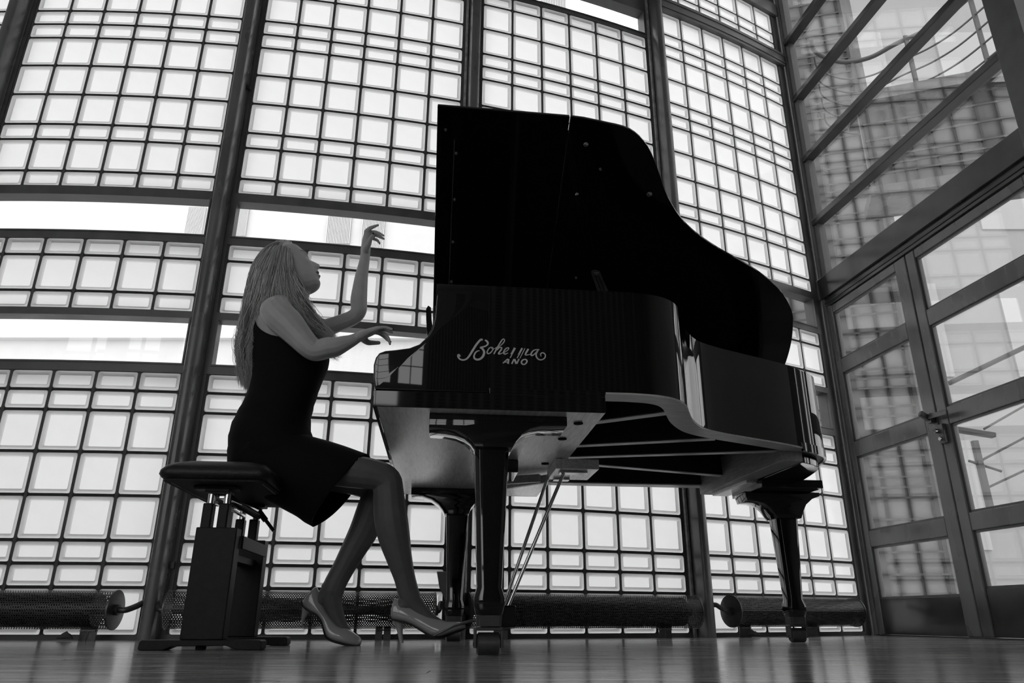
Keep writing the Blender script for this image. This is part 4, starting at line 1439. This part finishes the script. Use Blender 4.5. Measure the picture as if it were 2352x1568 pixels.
# head, in its own tilted frame: f forward, y sideways, t up
HT = radians(24)
HO = (-.451, .80, 1.4055)
def hp(f, y, t):
    return Vector((HO[0] + f * cos(HT) - t * sin(HT), HO[1] + y, HO[2] + f * sin(HT) + t * cos(HT)))
FT = [-.126, -.1235, -.1166, -.1019, -.0839, -.0751, -.0629, -.0558, -.0439, -.035, -.025, -.01, .006, .0276, .0369, .054, .0768, .0997, .112, .1195]
FB = [.048, .062, .0751, .0838, .0845, .0850, .0838, .0855, .0850, .0840, .0825, .080, .0772, .0758, .0744, .0656, .0561, .0367, .015, -.012]      # base face line
FN = [0, 0, 0, 0, 0, 0, 0, 0, .007, .0195, .0235, .0140, 0, 0, 0, 0, 0, 0, 0, 0]                                                # nose
HW = [.020, .030, .040, .050, .056, .0585, .0615, .063, .066, .068, .0695, .071, .0715, .0725, .073, .072, .066, .048, .030, .010]
HB = [.000, -.010, -.022, -.030, -.034, -.036, -.042, -.050, -.066, -.078, -.086, -.094, -.100, -.104, -.105, -.102, -.088, -.064, -.045, -.025]
hr = MB()
FT = [t if t < .06 else .06 + (t - .06) * .86 for t in FT]
rings = []
NT, NP = 90, 72
for i in range(NT):
    t = lerp(-.1255, .1105, i / (NT - 1))
    f1, fb, w = interp(FT, FB, t), interp(FT, HB, t), interp(FT, HW, t)
    nose = interp(FT, FN, t)
    nw = interp([-.046, -.036, -.02, .006, .03], [.0155, .0165, .011, .007, .006], t)
    fc = lerp(fb, f1, .42)
    ring = []
    for k in range(NP):
        a = 2 * pi * k / NP
        ca, sa = cos(a), sin(a)
        if ca > 0:
            x = fc + (f1 - fc) * ca ** .80
        else:
            x = fc + (fc - fb) * math.copysign(abs(ca) ** .9, ca)
        yv = w * math.copysign(abs(sa) ** .88, sa)
        if ca > 0:
            x += nose * max(0, 1 - (abs(yv) / (nw * 1.5)) ** 2) ** 1.2
            x -= .0085 * math.exp(-((abs(yv) - .030) / .014) ** 2 - ((t - .014) / .011) ** 2)      # eye socket
            x += .0048 * math.exp(-((abs(yv) - .031) / .012) ** 2 - ((t - .0125) / .0065) ** 2)    # closed lid
            x += .0030 * math.exp(-((abs(yv) - .026) / .018) ** 2 - ((t - .036) / .007) ** 2)     # brow
            x += .0100 * math.exp(-(yv / .020) ** 2 - ((t + .0580) / .0052) ** 2)                  # upper lip
            x += .0100 * math.exp(-(yv / .018) ** 2 - ((t + .0735) / .0055) ** 2)                  # lower lip
            x -= .0045 * math.exp(-(yv / .024) ** 2 - ((t + .0650) / .0026) ** 2)                  # mouth line
            x -= .0030 * math.exp(-(yv / .02) ** 2 - ((t + .0850) / .005) ** 2)
            x += .0040 * math.exp(-((abs(yv) - .046) / .016) ** 2 - ((t + .022) / .016) ** 2)     # cheekbone
        ring.append(hp(x, yv, t))
    rings.append(ring)
raw.loft(rings)
# ears
for s in (-1, 1):
    raw.caps([hp(-.012, s * .071, .012), hp(-.020, s * .078, .0), hp(-.014, s * .074, -.028)], [.008, .010, .006], 10)

def remesh(mb, name, voxel, parent, m, smooth_it=2):
    me = bpy.data.meshes.new(name)
    off = Vector(parent['_p'][:])
    me.from_pydata([tuple(p - off) for p in mb.v], [], mb.f)
    bm = bmesh.new(); bm.from_mesh(me); 
    bmesh.ops.recalc_face_normals(bm, faces=bm.faces)
    bm.to_mesh(me); bm.free()
    tmp = bpy.data.objects.new('tmp', me)
    COL.objects.link(tmp)
    md = tmp.modifiers.new('r', 'REMESH')
    md.mode = 'VOXEL'
    md.voxel_size = voxel
    md.adaptivity = 0.0
    if smooth_it:
        ms = tmp.modifiers.new('s', 'SMOOTH')
        ms.factor = 0.5
        ms.iterations = smooth_it
    dg = bpy.context.evaluated_depsgraph_get()
    dg.update()
    res = bpy.data.meshes.new_from_object(tmp.evaluated_get(dg))
    res.name = name
    bpy.data.objects.remove(tmp)
    res.materials.clear()
    res.materials.append(m)
    res.polygons.foreach_set('use_smooth', [True] * len(res.polygons))
    o = bpy.data.objects.new(name, res)
    COL.objects.link(o)
    o.parent = parent
    for k in ('_o', '_p', '_a'): o[k] = parent[k]
    return o
body = remesh(raw, 'body', VS, pe, M['skin'], 2)
for mm in ('tights', 'lips', 'nail', 'brow'): body.data.materials.append(M[mm])
_off = Vector(pe['_p'][:])
nails = [(at(857, 537, .917), .0065), (at(868, 517, .946), .0038), (at(881, 541, .97), .0038), (at(881.5, 548.5, .99), .0038), (at(903, 757, .57), .0035), (at(896, 790, .612), .0038)]
ch = Vector((cos(HT), 0, sin(HT)))
for p in body.data.polygons:
    c = p.center + _off
    if c.z < .66 and (c.z < .63 or c.x > -.3):
        p.material_index = 1
    elif c.z > 1.25:
        d = c - Vector(HO)
        f_, t_ = d.x * cos(HT) + d.z * sin(HT), -d.x * sin(HT) + d.z * cos(HT)
        if f_ > .068 and abs(d.y) < .021:
            hh = .0125 * (1 - (abs(d.y) / .024) ** 2) + .0006
            if abs(t_ + .0655) < hh: p.material_index = 2
        if .045 < f_ < .09 and abs(abs(d.y) - .030) < .013 and abs(t_ - (.0085 + 18.0 * (abs(d.y) - .030) ** 2)) < .0019:
            p.material_index = 3
        if f_ > .035 and .010 < abs(d.y) < .048 and abs(t_ - (.0375 - 3.0 * (abs(d.y) - .028) ** 2)) < .0030:
            p.material_index = 4
    for nc, nr in nails:
        if (c - nc).length < nr: p.material_index = 3

# dress: bodice and skirt as one fitted garment
dr = MB()
n = 48
def topz(t):
    """upper hem of the bodice by angle: high at back and front, cut low under the arms"""
    s = abs(sin(t))
    return lerp(1.182, 1.054, s ** 1.6) if cos(t) < 0 else lerp(1.146, 1.059, s ** 1.4)
zs_ = [r[0] for r in TOR]
rows = 34
grid = []
for j in range(rows):
    ring = []
    for i in range(n):
        t = 2 * pi * i / n
        z = lerp(.575, topz(t), j / (rows - 1))
        pr = [interp(zs_, [r[c] for r in TOR], z) for c in (1, 2, 3)]
        ub, uf, hw = pr
        c, a, h = (ub + uf) / 2, (uf - ub) / 2 + .0055, hw + .0055
        ct, st_ = cos(t), sin(t)
        wr = .0012 * sin(z * 120 + 3 * sin(t * 2) + 2 * cos(t)) * (1 if z < .9 else .3)
        a += wr; h += wr
        ring.append(Vector((c + a * math.copysign(abs(ct) ** (2 / 2.3), ct), .80 + h * math.copysign(abs(st_) ** (2 / 2.3), st_), z)))
    grid.append(ring)
top_in = [Vector((p.x * .985 + -.43 * .015, lerp(p.y, .80, .03), p.z - .001)) for p in grid[-1]]
dr.loft(grid + [top_in], cap=True)
# skirt over the thighs
SK = [((-.40, .745), (-.565, .552), .172), ((-.335, .722), (-.47, .500), .180), ((-.300, .706), (-.385, .455), .182), ((-.235, .690), (-.325, .425), .180), ((-.170, .672), (-.295, .405), .174), ((-.118, .655), (-.275, .395), .168), ((-.084, .644), (-.262, .388), .162)]
SK = [((a[0] - .003, a[1] + .005), (b_[0] - .006, b_[1] + .004), h) for a, b_, h in SK]
rings = []
skp = []
for (tu, tz), (bu, bz), hw in SK:
    skp.append(Vector((tu, tz, hw))); 
tops = smoothpath([Vector((a[0], a[1], 0)) for a, b_, h in SK], 4)
bots = smoothpath([Vector((b_[0], b_[1], 0)) for a, b_, h in SK], 4)
hws = smoothpath([Vector((h, 0, 0)) for a, b_, h in SK], 4)
for j, (a, b_, h) in enumerate(zip(tops, bots, hws)):
    ring = []
    m_ = 40
    for i in range(m_):
        t = 2 * pi * i / m_
        st_, ct = sin(t), cos(t)
        # upright ellipse, the lower side drawn down towards the camera-side corner
        s_ = (1 - ct) / 2
        ex = 2.6
        cc = math.copysign(abs(ct) ** (2 / ex), ct)
        ss = math.copysign(abs(st_) ** (2 / ex), st_)
        s2 = (1 - cc) / 2
        vv = .80 - h.x * ss
        far = max(0, (vv - .80) / h.x)
        lift = .05 * far * s2 * (j / (len(tops) - 1))
        ring.append(Vector((lerp(a.x, b_.x, s2) + lift * .9, vv, lerp(a.y, b_.y, s2) + lift)))
    rings.append(ring)
inner = []
for ring in rings[::-1][:10]:
    c = sum(ring, Vector()) / len(ring)
    inner.append([c + (p - c) * .965 for p in ring])
dr.loft(rings + inner, cap=True)
dress = dr.build('dress', M['dress'], pe, smooth='all')
# shoulder straps
st = MB()
for s in (-1, 1):
    st = MB()
    pts = [Vector((-.385, .80 + s * .085, 1.120)), Vector((-.400, .80 + s * .092, 1.165)), Vector((-.450, .80 + s * .094, 1.200)), Vector((-.500, .80 + s * .088, 1.178)), Vector((-.538, .80 + s * .08, 1.14))]
    for a, b_ in zip(smoothpath(pts, 3), smoothpath(pts, 3)[1:]):
        st.bar(a + Vector((0, 0, .017)), b_ + Vector((0, 0, .017)), .03, .004)
    st.build('dress_strap', M['dress'], pe, smooth=True)

# shoes
def shoe(pairs, vc, name, heel, lab):
    mb = MB()
    rings = []
    B_ = smoothpath([Vector((b_[0], b_[1], 0)) for b_, t, w in pairs], 3)
    T_ = smoothpath([Vector((t[0], t[1], 0)) for b_, t, w in pairs], 3)
    W3 = smoothpath([Vector((w, 0, 0)) for b_, t, w in pairs], 3)
    for b_, t, w in zip(B_, T_, W3):
        pb, ptp = at(b_.x, b_.y, vc), at(t.x, t.y, vc)
        ring = []
        for k in range(20):
            a = 2 * pi * k / 20
            ca, sa = cos(a), sin(a)
            s = .5 + .5 * math.copysign(abs(sa) ** .75, sa)
            ring.append(pb.lerp(ptp, s) + Vector((0, w.x * math.copysign(abs(ca) ** .7, ca) * (1 - .32 * s ** 2), 0)))
        rings.append(ring)
    mb.loft(rings)
    o = mb.build(name, M['shoe'], pe, smooth='all', label=lab)
    mb = MB()
    rings = []
    for (x0, y0, x1, y1, hw) in heel:
        a, b_ = at(x0, y0, vc), at(x1, y1, vc)
        rings.append([Vector((lerp(a.x, b_.x, .5 - .5 * cos(2 * pi * k / 12)), vc + hw * sin(2 * pi * k / 12), lerp(a.z, b_.z, .5 - .5 * cos(2 * pi * k / 12)))) for k in range(12)])
    mb.loft(rings)
    mb.build('stiletto_heel', M['shoe'], o, smooth=50)
    mb = MB()
    rings = []
    for b_, t, w in list(zip(B_, T_, W3))[2:]:
        pb = at(b_.x, b_.y, vc)
        q0 = pb + Vector((0, 0, .003))
        rings.append([q0 + Vector((0, -w.x * .93, 0)), q0 + Vector((0, w.x * .93, 0)), q0 + Vector((0, w.x * .88, -.0055)), q0 + Vector((0, -w.x * .88, -.0055))])
    mb.loft(rings)
    mb.build('outsole', M['sole'], o, smooth=50)
    return o
shoe([((897, 1405), (905.5, 1373), .018), ((899, 1421), (912, 1375), .025), ((912, 1425), (926, 1381), .029), ((930, 1429), (946, 1390), .031), ((948, 1436), (963, 1400), .032), ((968, 1448), (981, 1411), .036), ((986, 1459), (1003, 1420), .041),
      ((1004, 1464), (1022, 1425.5), .044), ((1026, 1460), (1040, 1426.5), .043), ((1046, 1452), (1055, 1428), .037), ((1062, 1446), (1065, 1431), .024), ((1069, 1442), (1070, 1436), .010)],
     .76, 'right_shoe', [(898, 1418, 927, 1424, .017), (905, 1432, 926, 1434, .012), (912, 1450, 925, 1450, .007), (918, 1477, 927, 1476.5, .0055)], 'glossy high-heeled shoe pressing the pedal')
shoe([((695, 1382), (719, 1352), .018), ((697, 1392), (728, 1348), .025), ((712, 1404), (737, 1372), .029), ((728, 1412), (747, 1397), .031), ((739, 1426), (757, 1412), .032), ((744, 1444), (771, 1430), .036), ((750, 1461), (784, 1439), .041),
      ((764, 1471), (797, 1441.5), .044), ((787, 1478), (811, 1450), .043), ((808, 1482), (823, 1459), .037), ((822, 1483), (829, 1466), .024), ((829, 1477), (831, 1471), .010)],
     .90, 'left_shoe', [(695, 1388, 714, 1404, .017), (693, 1402, 708, 1408, .012), (692, 1420, 699, 1423, .007), (690.5, 1437.5, 696, 1439, .0055)], 'glossy high-heeled shoe set back on its toe, heel lifted')

# hair: a soft underlying mass and many separate wavy locks
hm = MB()
HS = .012
HR = [(.880, -.560, -.545, .015, .80), (.93, -.585, -.545, .05, .80), (1.0, -.598, -.548, .075, .80), (1.08, -.602, -.548, .09, .80), (1.15, -.600, -.535, .10, .80), (1.21, -.600, -.47, .098, .80),
      (1.27, -.600, -.430, .086, .80), (1.33, -.600, -.425, .082, .80), (1.39, -.597, -.432, .081, .80), (1.43, -.588, -.446, .079, .80), (1.465, -.568, -.455, .068, .80), (1.488, -.545, -.465, .050, .80), (1.4965, -.525, -.480, .025, .80)]
HR = [(z + .026 * (z - .5) - (.016 if z > 1.4 else 0), a - .004 + (HS * .7 if z < 1.36 else .009), b_ - .004 - (HS * .5 if z < 1.36 else -.004 if z > 1.42 else 0), (max(.008, h - HS * .6) if z < 1.30 else max(.012, h - .007)), c) for z, a, b_, h, c in HR]
hm.loft([tring(*r, ex=2.0) for r in HR])
hm.caps([at(672, 655, .725), at(690, 690, .715), at(712, 725, .70), at(735, 752, .70), at(750, 768, .70)], [.020, .024, .022, .018, .008], 12)
hairm = remesh(hm, 'hair', .006, pe, M['hairbase'], 4)
GU = [  # near side guides: (px, py, v) from parting over the side of the skull to the tip
    [(628, 558, .80), (604, 574, .79), (579, 614, .785), (569, 670, .785), (556, 740, .79), (548, 800, .795), (560, 878, .80)],
    [(636, 554, 0.800), (612, 574, 0.753), (586, 612, 0.746), (573, 670, 0.756), (560, 740, 0.775), (550, 805, 0.785), (563, 884, 0.795)],
    [(641, 553, 0.800), (620, 572, 0.736), (594, 620, 0.713), (578, 690, 0.726), (564, 760, 0.745), (556, 820, 0.760), (572, 893, 0.780)],
    [(646, 552, 0.800), (630, 570, 0.730), (606, 628, 0.697), (591, 695, 0.703), (577, 762, 0.730), (571, 825, 0.745), (580, 893, 0.775)],
    [(651, 552, 0.800), (640, 570, 0.728), (622, 630, 0.693), (608, 688, 0.696), (590, 745, 0.720), (580, 800, 0.735), (582, 870, 0.765)],
    [(656, 552, 0.800), (648, 571, 0.728), (638, 632, 0.691), (636, 685, 0.686), (655, 720, 0.700), (690, 750, 0.700), (735, 773, 0.700)],
    [(660, 553, 0.800), (655, 572, 0.729), (650, 632, 0.693), (662, 686, 0.686), (690, 726, 0.690), (722, 757, 0.690), (750, 777, 0.690)],
    [(664, 554, 0.800), (661, 573, 0.731), (662, 630, 0.697), (677, 680, 0.693), (704, 718, 0.695), (734, 750, 0.695), (762, 779, 0.695)],
    [(668, 556, 0.800), (667, 575, 0.735), (669, 612, 0.707), (682, 650, 0.706), (705, 692, 0.712), (735, 738, 0.710), (766, 774, 0.710)],
]
hs = MB()
TONE = []
def strand(pts, w, seedp, tone=.5):
    k = len(pts)
    cv = smoothpath(pts, 3)
    ph, fr, am = seedp
    N = len(cv)
    vs = []
    last = None
    for i, p in enumerate(cv):
        s = i / (N - 1)
        a = am * s ** 1.3
        q_ = p + Vector((sin(ph + fr * s) * a, cos(ph * 1.7 + fr * .8 * s) * a, sin(ph * 2.3 + fr * .5 * s) * a * .4))
        r = w * (1 - .75 * s ** 3)
        if i < N - 1: d = (cv[i + 1] - p).normalized()
        x = d.cross(Vector((0, 1, 0))).normalized()
        y_ = d.cross(x)
        vs.append([q_ + x * r, q_ - x * r * .5 + y_ * r * .87, q_ - x * r * .5 - y_ * r * .87])
    hs.loft(vs, cap=False)
    TONE.extend([tone] * (len(vs) * 3))
hrnd = random.Random(3)
GW = [[at(*p) for p in g] for g in GU]
for side in (0, 1):
    for i in range(2400 if side == 0 else 900):
        g = hrnd.random() * (len(GW) - 1.001)
        gi = int(g); gf = g - gi
        pts = []
        jx, jv, jz = hrnd.gauss(0, .004), hrnd.gauss(-.003, .005), hrnd.gauss(0, .004)
        for k in range(7):
            p = GW[gi][k].lerp(GW[gi + 1][k], gf)
            p = p + Vector((jx, jv + .004, jz)) * (.3 + k / 5)
            if side: p = Vector((p.x, 1.60 - p.y, p.z))
            if side and gi >= 4 and k >= 3:
                p = Vector((p.x, p.y + .0, p.z))
            pts.append(p)
        cut = hrnd.choice((0, 0, 0, 1))
        if cut: pts[-1] = pts[-2].lerp(pts[-1], hrnd.uniform(.2, 1))
        strand(pts, hrnd.uniform(.0006, .0012), (hrnd.uniform(0, 6.3), hrnd.uniform(9, 22), hrnd.choice((.004, .007, .012, .020))), tone=min(1, max(0, hrnd.gauss(.5, .28))))
hl = hs.build('hair_locks', M['hair'], pe, smooth='all', kind='stuff')
_at = hl.data.attributes.new('tone', 'FLOAT', 'POINT')
_at.data.foreach_set('value', TONE)

# ------------------------------------------------------------------ tidy the helper properties away
for o in bpy.data.objects:
    for k in ('_o', '_p', '_a'):
        if k in o: del o[k]
